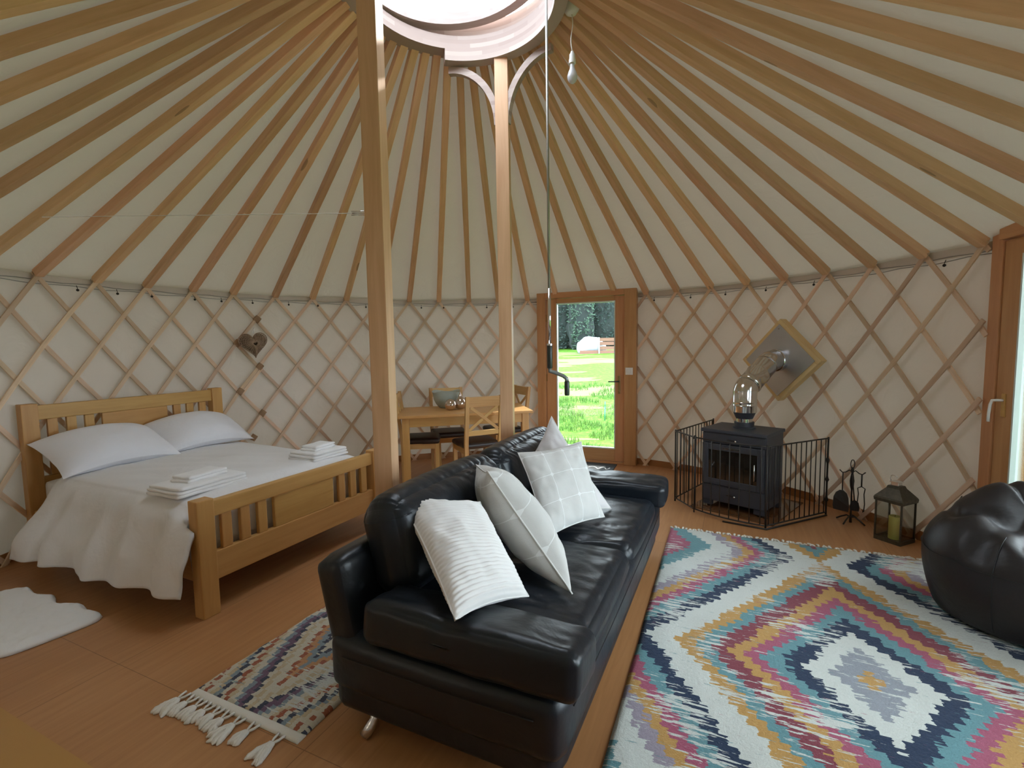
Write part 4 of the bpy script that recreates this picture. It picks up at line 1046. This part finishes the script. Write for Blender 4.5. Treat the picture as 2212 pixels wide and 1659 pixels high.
# ============================================================ BEAN BAG
bc = Vector((2.575, 2.345, 0)); ba = math.atan2(bc.y, bc.x)
def bean():
    V = []; F = []; n, m = 96, 60
    for j in range(m+1):
        t = j/m
        # profile radius vs height
        if t < .45: ph = t/.45; r = (.33+.085*math.sin(ph*PI/2)) if ph > .12 else .33*math.sqrt(ph/.12) ; z = .0+.36*max(0, (ph-.06))**1.15*1.07
        else: ph = (t-.45)/.55; r = .415*math.cos(ph*PI/2)**.55; z = .36+.24*math.sin(ph*PI/2)**1.3
        for i in range(n):
            a = 2*PI*i/n
            rr = r*(1+.02*math.cos(3*a+1)); x = rr*math.cos(a); y = rr*math.sin(a)*1.02
            zz = z
            # seat hollow in front, ridge to a raised peak at the back
            if t > .45:
                ph = (t-.45)/.55
                zz += .17*math.exp(-((x-.12)**2)/.030-((y-.03)**2)/.035)*min(1, ph*1.8)
                zz += .04*math.exp(-((x-.02)**2)/.05-((y-.24)**2)/.020)*min(1, ph*1.8)
                zz -= .10*math.exp(-((x+.13)**2)/.030-((y+.10)**2)/.05)*min(1, ph*1.5)
                zz += .012*noise.noise(Vector((x*9, y*9, 1)))*(1-abs(2*ph-1)*.5)-.045*(1-min(1, 5*abs(noise.noise(Vector((x*4+y*2, y*5, 4))))))*min(1, ph*3)*(1-ph*.3)
            k = 1+.012*noise.noise(Vector((math.cos(a)*2, math.sin(a)*2, t*5)))
            V.append(Vector((x*k, y*k, max(0.0, zz))))
    for j in range(m):
        for i in range(n): F.append((j*n+i, j*n+(i+1) % n, (j+1)*n+(i+1) % n, (j+1)*n+i))
    F.append(tuple(range(n-1, -1, -1))); F.append(tuple(m*n+i for i in range(n)))
    return V, F
v, f = bean(); MBn = T(bc.x, bc.y, .012) @ RZ(ba) @ Matrix.Diagonal((.93, .93, .93, 1))
bg = thing('bean_bag', 'dark brown leather-look bean bag on the corner of the large rug', 'bean bag', bc+Vector((0, 0, .012)), ba)
bo = link('bag', v, f, m_bean, bg, MBn, True)
sm = bo.modifiers.new('s', 'SMOOTH'); sm.iterations = 3; sm.factor = .5
n = 96; m = 60
for i0 in (20, 44, 68, 90):
    pts = [v[j*n+i0]*1.003+Vector((0, 0, .001)) for j in range(6, 52, 2)]
    tube('seam', [MBn @ q for q in pts], .0022, thread, bg, 5)
jr = int(.47*m); tube('seam', [MBn @ (v[jr*n+i]*1.004) for i in range(0, n, 2)], .0028, thread, bg, 5, True)
# ============================================================ RUGS
NAVY, TEAL, PINK, YEL, MAR, WHT, GRY, LIL = (.018, .033, .072), (.12, .265, .30), (.35, .09, .15), (.47, .27, .085), (.21, .048, .068), (.58, .61, .58), (.26, .28, .32), (.31, .27, .33)
def rug_mat(name, stops, hx, period, kx, qx, qy, streak, seed, soft=.0, bumpd=.012, cy=0.0, wash=.60, qd=True):
    """concentric stepped diamonds; x across the rug, y along it. d = |x|/kx + |y| in metres"""
    m, nt, out = mat_new(name); v = coords(nt, 'Object'); sp = nt.nodes.new('ShaderNodeSeparateXYZ'); nt.links.new(v, sp.inputs[0])
    x, y = sp.outputs[0], M_(nt, 'SUBTRACT', sp.outputs[1], cy)
    # ragged weft offset
    wv = coords(nt, 'Object', (7, 60, 1), (seed, seed*.7, 0)); rag = noise_(nt, wv, 1.0, 3, .6)
    x2 = M_(nt, 'ADD', x, M_(nt, 'MULTIPLY', M_(nt, 'SUBTRACT', rag, .5), streak))
    def qz(a, q): return M_(nt, 'MULTIPLY', M_(nt, 'ROUND', M_(nt, 'DIVIDE', a, q)), q)
    ax = M_(nt, 'ABSOLUTE', qz(x2, qx)); ay = qz(y, qy)
    tri = M_(nt, 'PINGPONG', M_(nt, 'ABSOLUTE', ay), period)
    d = M_(nt, 'ADD', M_(nt, 'DIVIDE', ax, kx), tri)
    big = noise_(nt, coords(nt, 'Object', (1, 1, 1), (seed, 0, 0)), 2.4, 2)
    d = M_(nt, 'ADD', d, M_(nt, 'MULTIPLY', M_(nt, 'SUBTRACT', noise_(nt, coords(nt, 'Object', (3, 20, 1), (seed*2, 0, 0)), 1.3, 3), .5), soft))
    mx_ = stops[-1][0]*1.02
    col = ramp(nt, M_(nt, 'DIVIDE', d, mx_), [(a/mx_, c) for a, c in stops], 'CONSTANT')
    # distressed white / colour streaks along the weft
    s1 = noise_(nt, coords(nt, 'Object', (5, 46, 1), (seed*3, 1, 0)), 1.2, 4, .7)
    thr = M_(nt, 'ADD', wash, M_(nt, 'MULTIPLY', M_(nt, 'SUBTRACT', .5, big), .75))
    col = mix(nt, M_(nt, 'GREATER_THAN', s1, thr), col, WHT)
    s2 = noise_(nt, coords(nt, 'Object', (6, 50, 1), (seed*5, 4, 0)), 1.1, 4, .7)
    col = mix(nt, M_(nt, 'MULTIPLY', M_(nt, 'GREATER_THAN', s2, .66), .7), col, TEAL)
    s3 = noise_(nt, coords(nt, 'Object', (6, 50, 1), (seed*7, 9, 0)), 1.1, 4, .7)
    col = mix(nt, M_(nt, 'MULTIPLY', M_(nt, 'GREATER_THAN', s3, .68), .6), col, PINK)
    fine = noise_(nt, v, 170, 3, .7)
    col = mix(nt, .45, col, mix(nt, fine, (0, 0, 0), (1, 1, 1)), 'SOFT_LIGHT')
    nb = bump(nt, fine, .7, bumpd*.3, bump(nt, noise_(nt, v, 60, 3), .5, bumpd*.5))
    bsdf(nt, out, col, .95, 0, nb, .15, Sheen_Weight=.1); return m
big_stops = [(0, YEL), (.055, GRY), (.23, WHT), (.39, NAVY), (.51, TEAL), (.63, PINK), (.73, YEL), (.85, MAR), (.98, TEAL), (1.09, YEL), (1.20, WHT), (1.42, NAVY), (1.55, TEAL), (1.67, PINK), (1.77, YEL), (1.87, LIL), (1.97, WHT), (2.2, TEAL), (2.4, PINK)]
RO = Vector((1.239, 3.700, 0)); RW = Vector((.915, -.404, 0)).normalized(); RL = Vector((-RW.y, RW.x, 0))   # RL points away from the camera
W_, L_ = 1.92, 2.45
rc = RO+RW*W_/2-RL*1.50
MR = Matrix(((RW.x, RL.x, 0, rc.x), (RW.y, RL.y, 0, rc.y), (0, 0, 1, 0), (0, 0, 0, 1)))
def rug_grid(x0, x1, y0, y1, h, nx, ny, amp=.002, wob=.004):
    V = []; F = []
    for j in range(ny+1):
        for i in range(nx+1):
            x = x0+(x1-x0)*i/nx; y = y0+(y1-y0)*j/ny
            e = min(1, min(x-x0, x1-x, y-y0, y1-y)/.012) if min(x-x0, x1-x, y-y0, y1-y) < .012 else 1
            z = h*(.45+.55*math.sqrt(max(0, e)))+amp*noise.noise(Vector((x*14, y*14, 0)))*e
            V.append(Vector((x+wob*noise.noise(Vector((y*3, 0, 1))), y+wob*noise.noise(Vector((x*3, 1, 0))), z)))
    for j in range(ny):
        for i in range(nx): b = j*(nx+1)+i; F.append((b, b+1, b+nx+2, b+nx+1))
    # side skirt
    ring = [i for i in range(nx+1)]+[j*(nx+1)+nx for j in range(1, ny+1)]+[ny*(nx+1)+i for i in range(nx-1, -1, -1)]+[j*(nx+1) for j in range(ny-1, 0, -1)]
    k0 = len(V)
    for r in ring: V.append(Vector((V[r].x, V[r].y, .001)))
    for k in range(len(ring)): q = (k+1) % len(ring); F.append((ring[q], ring[k], k0+k, k0+q))
    return V, F
rug = thing('patterned_rug', 'large colourful rug with distressed concentric zigzag diamonds in front of the sofa', 'rug', MR @ Vector((0, 0, 0)))
m_rug = rug_mat('diamond_rug_pile', big_stops, 0, 1.20, .65, .034, .044, .05, 3, .035, .012, 0, .60)
link('pile', *rug_grid(-W_/2, W_/2, -.88, 1.50, .013, 110, 140), m_rug, rug, MR, True)
def tuft(p, d, L, w, seed):
    """one thick twisted yarn end lying on the floor"""
    d = d.normalized(); s = Vector((-d.y, d.x, 0)); pts = []; r = []
    for k in range(7):
        t = k/6; pts.append(p+d*L*t+s*.006*noise.noise(Vector((seed, t*3, 0)))*3*t+Vector((0, 0, .006*(1-t)+.003))); r.append(w*(.75+.4*math.sin(t*PI))*(1 if t < .95 else .4))
    return tube_vf(pts, w, 6, False, r)
parts = []
N_ = 78
for k in range(N_):
    x = -W_/2+W_*(k+.5)/N_; parts.append(tuft(Vector((x, 1.495, 0)), Vector((random.uniform(-.55, .55), 1, 0)), random.uniform(.03, .06), .0075, k))
link('fringe', *join(parts), m_fringe, rug, MR, True)['kind'] = 'stuff'
# small runner
ru = Vector((-.415, -.91, 0)).normalized(); RYs = -ru; RXs = Vector((RYs.y, -RYs.x, 0))
r0 = Vector((-1.095, 1.83, 0))       # middle of near edge
MQ = Matrix(((RXs.x, RYs.x, 0, r0.x), (RXs.y, RYs.y, 0, r0.y), (0, 0, 1, 0), (0, 0, 0, 1)))
ORG, RUST, CRM, BLU, DNV, PUR, SND = (.52, .27, .13), (.34, .11, .06), (.58, .54, .44), (.22, .28, .32), (.055, .06, .09), (.16, .10, .15), (.52, .42, .27)
small_stops = [(0, CRM), (.10, CRM), (.17, DNV), (.215, BLU), (.29, ORG), (.36, RUST), (.40, CRM), (.50, SND), (.555, CRM), (.60, DNV), (.64, PUR), (.71, BLU), (.76, CRM), (.83, SND), (.87, RUST), (.92, CRM), (.97, DNV), (1.01, BLU), (1.05, SND), (1.10, CRM), (1.17, RUST), (1.21, CRM), (1.29, DNV), (1.33, CRM), (1.42, SND)]
runner = thing('shaggy_runner_rug', 'small shaggy cream, blue and orange diamond rug with tassels behind the sofa', 'rug', MQ @ Vector((0, .3, 0)))
m_run = rug_mat('runner_pile', small_stops, 0, 1.9, .40, .022, .022, .03, 11, .06, .02, .56, .66)
link('pile', *rug_grid(-.315, .315, 0, .74, .016, 70, 80, .006, .006), m_run, runner, MQ, True)
link('woven_end_band', *rug_grid(-.318, .318, -.030, .012, .014, 60, 6, .001, .002), m_fringe, runner, MQ, True)
xs = [-.325, -.27, -.215, -.16, -.105, -.05, .02, .10, .235]
for k, x in enumerate(xs):
    big = 1.35 if k in (0, 6, 8) else 1.0
    base = Vector((x, -.025, 0)); parts = []
    for s in (-1, 1): parts.append(tube_vf([base+Vector((s*.016, 0, .010)), base+Vector((s*.012, -.025, .010)), base+Vector((0, -.052, .011))], .005, 6))
    for q in range(14):
        a = random.uniform(-.42, .42)*big; parts.append(tuft(base+Vector((random.uniform(-.006, .006), -.045, .002)), Vector((a-.1, -1, 0)), random.uniform(.045, .07)*big, .011, k*20+q))
    link('tassel', *join(parts), m_fringe, runner, MQ, True)
# sheepskin
def sheepskin():
    pts = [(-2.304, 2.568), (-2.40, 2.60), (-2.475, 2.655), (-2.53, 2.66), (-2.60, 2.655), (-2.68, 2.70), (-2.76, 2.775), (-2.83, 2.775), (-2.90, 2.80), (-2.96, 2.84), (-3.02, 2.875), (-3.08, 2.87), (-3.16, 2.82), (-3.24, 2.72), (-3.28, 2.60), (-3.25, 2.46), (-3.15, 2.34), (-3.0, 2.24), (-2.85, 2.20), (-2.70, 2.18), (-2.58, 2.18), (-2.47, 2.21), (-2.40, 2.29), (-2.34, 2.38), (-2.29, 2.46), (-2.275, 2.52)]
    c = Vector((-2.75, 2.5, 0)); N = 240; out = []
    P = [Vector((x, y, 0)) for x, y in pts]; K = len(P)
    for i in range(N):
        t = i/N*K; k = int(t); f = t-k; p0, p1, p2, p3 = P[(k-1) % K], P[k], P[(k+1) % K], P[(k+2) % K]
        out.append(.5*((2*p1)+(-p0+p2)*f+(2*p0-5*p1+4*p2-p3)*f*f+(-p0+3*p1-3*p2+p3)*f**3))
    V = []; F = []; R = 40
    for j in range(R+1):
        s = 1-j/R
        for i in range(N):
            p = c+(out[i]-c)*s; e = min(1, (1-s)*9)
            V.append(Vector((p.x, p.y, .003+.034*math.sqrt(e)+(.006*noise.noise(Vector((p.x*30, p.y*30, 0)))+.006*noise.noise(Vector((p.x*9, p.y*9, 5))))*e)))
    for j in range(R):
        for i in range(N): F.append((j*N+i, j*N+(i+1) % N, (j+1)*N+(i+1) % N, (j+1)*N+i))
    F.append(tuple(range(N-1, -1, -1)))
    return V, F
o = link('sheepskin_rug', *sheepskin(), m_sheep, None, None, True); tag(o, 'white scalloped sheepskin rug on the floor beside the bed', 'rug')
# door mats
md0 = Vector((1.235, 5.715, 0)); mdir = -dD; mn = nD
MM = Matrix(((dD.x, -nD.x, 0, md0.x), (dD.y, -nD.y, 0, md0.y), (0, 0, 1, 0), (0, 0, 0, 1)))
m_mat = plain('black_rubber_mat', (.02, .024, .03), .75, 0, 200, .6, .003)
m_mat2 = plain('grey_floor_mat', (.20, .23, .24), .45, 0, 60, .3, .002)
mat1 = thing('door_mat', 'black door mat with white script lettering inside the far door', 'mat', MM @ Vector((-.4, -.2, 0)))
link('mat_pad', *box_vf((-.80, -.46, 0), (.02, .0, .011), .004), m_mat, mat1, MM)
wl = plain('white_mat_print', (.75, .77, .78), .7)
sc = []
def scr(pts): sc.append(tube_vf([Vector((x, y, .0115)) for x, y in pts], .008, 5))
# the legible tail of the script: an "m" and its flourish
scr([(-.26+.0*k, -.27+.10*math.sin(k/8*PI)) if False else (-.30+.018*k, -.28+.085*abs(math.sin(k/8*PI*1.0))) for k in range(9)])
scr([(-.156+.012*k, -.28+.085*abs(math.sin(k/8*PI))) for k in range(9)])
scr([(-.30, -.20), (-.302, -.28)]); scr([(-.06, -.28), (-.035, -.25), (-.03, -.20)])
link('script_lettering', *join(sc), wl, mat1, MM @ Matrix.Diagonal((1, 1, .12, 1)) @ T(0, 0, .085))
m2 = link('floor_mat', *box_vf((-.80, -.90, 0), (-.02, -.475, .006), .002), m_mat2, None, MM); tag(m2, 'plain grey mat on the floor just in front of the black door mat', 'mat')
# ============================================================ OUTSIDE
def gz(y): return -.32 if y < 7 else -.32+(y-7)*.052
def grass_mat():
    m, nt, out = mat_new('meadow_grass'); v = coords(nt, 'Object')
    a = noise_(nt, v, 1.1, 5, .65); b = noise_(nt, v, 9, 4, .7); c = noise_(nt, coords(nt, 'Object', (.25, 1, 1)), .55, 3)
    col = ramp(nt, b, [(.3, (.02, .065, .004)), (.5, (.05, .14, .010)), (.7, (.11, .21, .025))])
    col = mix(nt, M_(nt, 'GREATER_THAN', c, .56), col, mix(nt, b, (.10, .15, .04), (.17, .21, .08)))
    bsdf(nt, out, col, .9, 0, bump(nt, b, .6, .05), .1); return m
V = []; F = []; nx, ny = 60, 80
for j in range(ny+1):
    y = 6.4+(45-6.4)*(j/ny)**1.6
    for i in range(nx+1):
        x = -16+34*i/nx; V.append(Vector((x, y, gz(y)+.04*noise.noise(Vector((x*.8, y*.5, 0))))))
for j in range(ny):
    for i in range(nx): b = j*(nx+1)+i; F.append((b, b+1, b+nx+2, b+nx+1))
g = link('meadow_ground', V, F, grass_mat(), None, None, True); struct(g)
V = []; F = []
for (x0, y0, x1, y1) in ((-20, -12, 20, 6.42),):
    V = [Vector((x0, y0, -.33)), Vector((x1, y0, -.33)), Vector((x1, y1, -.33)), Vector((x0, y1, -.33))]; F = [(0, 1, 2, 3)]
g2 = link('lawn_ground', V, F, bpy.data.materials['meadow_grass']); struct(g2)
def blades(n, x0, x1, y0, y1, h0, h1, seed, cl=True):
    random.seed(seed); V = []; F = []
    for _ in range(n):
        y = random.uniform(y0, y1); x = y/6*random.uniform(x0, x1)
        if cl and noise.noise(Vector((x*1.3, y*1.3, seed))) < .02: continue
        h = random.uniform(h0, h1); a = random.uniform(0, PI); w = .006+.004*random.random(); dx, dy = math.cos(a)*w, math.sin(a)*w; lx, ly = random.uniform(-.4, .4)*h, random.uniform(-.4, .4)*h; z = gz(y)-.02; k = len(V)
        V += [Vector((x-dx, y-dy, z)), Vector((x+dx, y+dy, z)), Vector((x+lx*.4+dx*.6, y+ly*.4+dy*.6, z+h*.6)), Vector((x+lx*.4-dx*.6, y+ly*.4-dy*.6, z+h*.6)), Vector((x+lx, y+ly, z+h))]
        F += [(k, k+1, k+2, k+3), (k+3, k+2, k+4)]
    return V, F
gm = plain('grass_blades', (.05, .13, .012), .8, var=.5, vs=3)
gb = link('tall_grass', *blades(9000, .3, 1.6, 7.2, 16, .05, .16, 4), gm); tag(gb, 'uneven green grass tufts in the meadow seen through the far door', 'grass', kind='stuff')
gd = plain('dry_grass', (.24, .22, .13), .9, var=.3, vs=4)
gdb = link('cut_grass_swathe', *blades(3500, .3, 1.6, 10.6, 11.8, .02, .07, 9, False), gd); tag(gdb, 'pale strip of dry cut grass across the meadow outside the far door', 'grass', kind='stuff')
random.seed(3)
# stake
stx = thing('green_stake', 'short green stake standing in the meadow beyond the far door', 'stake', (1.955, 10.1, gz(10.1)))
tube('stake_shaft', [(1.955, 10.1, gz(10.1)-.02), (1.96, 10.1, gz(10.1)+.30)], .012, plain('green_paint', (.04, .22, .13), .6), stx, 8)
tube('stake_tip', [(1.96, 10.1, gz(10.1)+.30), (1.962, 10.1, gz(10.1)+.40)], .009, plain('green_tape', (.05, .30, .18), .6), stx, 8)
# covered heap and timber fence
V, F = soft_box_vf((1.6, 1.5, 1.0), .45, (.1, .1, .1), 18, lambda p, o: Vector((.05*noise.noise(Vector((p.x*3, p.y*3, p.z*3))), 0, .12*noise.noise(Vector((p.x*2, p.y*2, 1)))-.1*abs(p.x))))
tp = link('covered_heap', V, F, plain('white_sheeting', (.30, .32, .36), .4, 0, 4, .4, .05), None, T(5.05, 30.5, gz(30.5)+.42), True); tag(tp, 'white sheet-covered heap beside the timber fence beyond the meadow', 'tarpaulin')
fn = thing('timber_fence', 'short brown boarded timber fence at the far side of the meadow', 'fence', (5.95, 29.6, gz(29.6)))
fw = wood('fence_wood', (.18, .095, .06), (.13, .06, .04), .8, .5)
for z in (.10, .34, .62, .86): beam('board', (5.35 if z > .3 else 4.2, 29.6, gz(29.6)+z), (6.9, 29.6, gz(29.6)+z), .03, .20, fw, fn)
for x in (5.37, 6.5): beam('fence_post', (x, 29.56, gz(29.6)-.05), (x, 29.56, gz(29.6)+1.0), .08, .08, plain('pale_post', (.3, .28, .28), .7), fn, (0, 1, 0))
# trees
lm = []
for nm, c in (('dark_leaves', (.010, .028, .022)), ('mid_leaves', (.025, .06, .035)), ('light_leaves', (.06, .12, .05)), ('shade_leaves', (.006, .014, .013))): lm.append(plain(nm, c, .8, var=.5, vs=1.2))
bark = plain('bark', (.08, .06, .045), .9)
def tree(x, y, h, r, mi, lab, n=2600):
    t = thing('hedgerow_tree', lab, 'tree', (x, y, gz(y)), 0, 'trees beyond the meadow')
    tube('trunk', [(x, y, gz(y)-.1), (x+.05, y, gz(y)+h*.3), (x-.05, y+.1, gz(y)+h*.7)], .12, bark, t, 8, rs=[.16, .12, .05])
    V = []; F = []
    for _ in range(n):
        a = random.uniform(0, 2*PI); q = random.random(); zz = random.random(); rr = r*math.sqrt(random.uniform(.45, 1))*(.55+.45*math.sin(PI*min(1, zz*.9+.12)))
        rr *= 1+.25*noise.noise(Vector((math.cos(a)*2, math.sin(a)*2, zz*4+x)))
        p = Vector((x+rr*math.cos(a), y+rr*math.sin(a)*.6, gz(y)+.05+zz*h)); s = random.uniform(.07, .16)
        u = Vector((random.gauss(0, 1), random.gauss(0, 1), random.gauss(0, 1))).normalized(); w_ = u.orthogonal().normalized()
        k = len(V); V += [p-u*s, p+w_*s*.5, p+u*s, p-w_*s*.5]; F.append((k, k+1, k+2, k+3))
    link('crown', V, F, lm[mi], t)
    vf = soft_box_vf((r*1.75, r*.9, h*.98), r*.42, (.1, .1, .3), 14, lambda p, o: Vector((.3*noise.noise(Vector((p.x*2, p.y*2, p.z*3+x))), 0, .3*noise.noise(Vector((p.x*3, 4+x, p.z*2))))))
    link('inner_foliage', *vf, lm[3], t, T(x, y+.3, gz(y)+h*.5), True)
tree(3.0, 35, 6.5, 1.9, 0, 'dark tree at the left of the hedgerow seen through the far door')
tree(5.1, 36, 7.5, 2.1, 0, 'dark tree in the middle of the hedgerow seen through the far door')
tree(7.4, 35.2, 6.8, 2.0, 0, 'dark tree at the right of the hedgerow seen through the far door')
tree(4.9, 33.6, 6.8, .9, 1, 'lighter green tree standing before the dark hedgerow, above the fence', 1500)
tree(6.1, 37.5, 8.0, 1.6, 1, 'tall mid green tree rising behind the hedgerow right of centre')
tree(9.6, 36, 6.5, 2.0, 0, 'dark tree beyond the right edge of the far door view')
tree(.8, 36, 6.5, 2.0, 0, 'dark tree beyond the left edge of the far door view')
# timber deck rail outside the right door
# ============================================================ LIGHT, WORLD, CAMERA
world = bpy.data.worlds.new('World'); bpy.context.scene.world = world; world.use_nodes = True
nt = world.node_tree; nt.nodes.clear(); wo = nt.nodes.new('ShaderNodeOutputWorld'); bg_ = nt.nodes.new('ShaderNodeBackground')
tcn = nt.nodes.new('ShaderNodeTexCoord'); spn = nt.nodes.new('ShaderNodeSeparateXYZ'); nt.links.new(tcn.outputs['Generated'], spn.inputs[0])
rp = ramp(nt, spn.outputs[2], [(0.0, (.72, .84, 1.0)), (.35, (.82, .92, 1.0)), (1, (.82, .92, 1.0))])
nt.links.new(rp, bg_.inputs[0]); bg_.inputs[1].default_value = 10.5; nt.links.new(bg_.outputs[0], wo.inputs[0])
sl = bpy.data.lights.new('sun', 'SUN'); sl.energy = 9.0; sl.angle = math.radians(1.5); sl.color = (1, .96, .88)
so = bpy.data.objects.new('sun', sl); C.objects.link(so)
sd = Vector((.60, .82, .83)).normalized(); so.rotation_euler = (-sd).to_track_quat('-Z', 'Y').to_euler(); so.location = (6, 12, 12)
cam = bpy.data.cameras.new('camera'); co = bpy.data.objects.new('camera', cam); C.objects.link(co); bpy.context.scene.camera = co
cam.sensor_fit = 'HORIZONTAL'; cam.sensor_width = 36; cam.lens = 1038.894/2212*36; cam.clip_start = .05; cam.clip_end = 300
Fv = Vector((0, .99674511, -.08061749)); Rv = Vector((.99986941, -.00130285, -.01610824)); Uv = Rv.cross(Fv)
co.matrix_world = Matrix(((Rv.x, Uv.x, -Fv.x, 0), (Rv.y, Uv.y, -Fv.y, 0), (Rv.z, Uv.z, -Fv.z, 1.46485), (0, 0, 0, 1)))
vs = bpy.context.scene.view_settings; vs.view_transform = 'Standard'; vs.exposure = 0.04; vs.gamma = 1.04
sc_ = bpy.context.scene
sc_.cycles.max_bounces = 8; sc_.cycles.diffuse_bounces = 5; sc_.cycles.transparent_max_bounces = 12
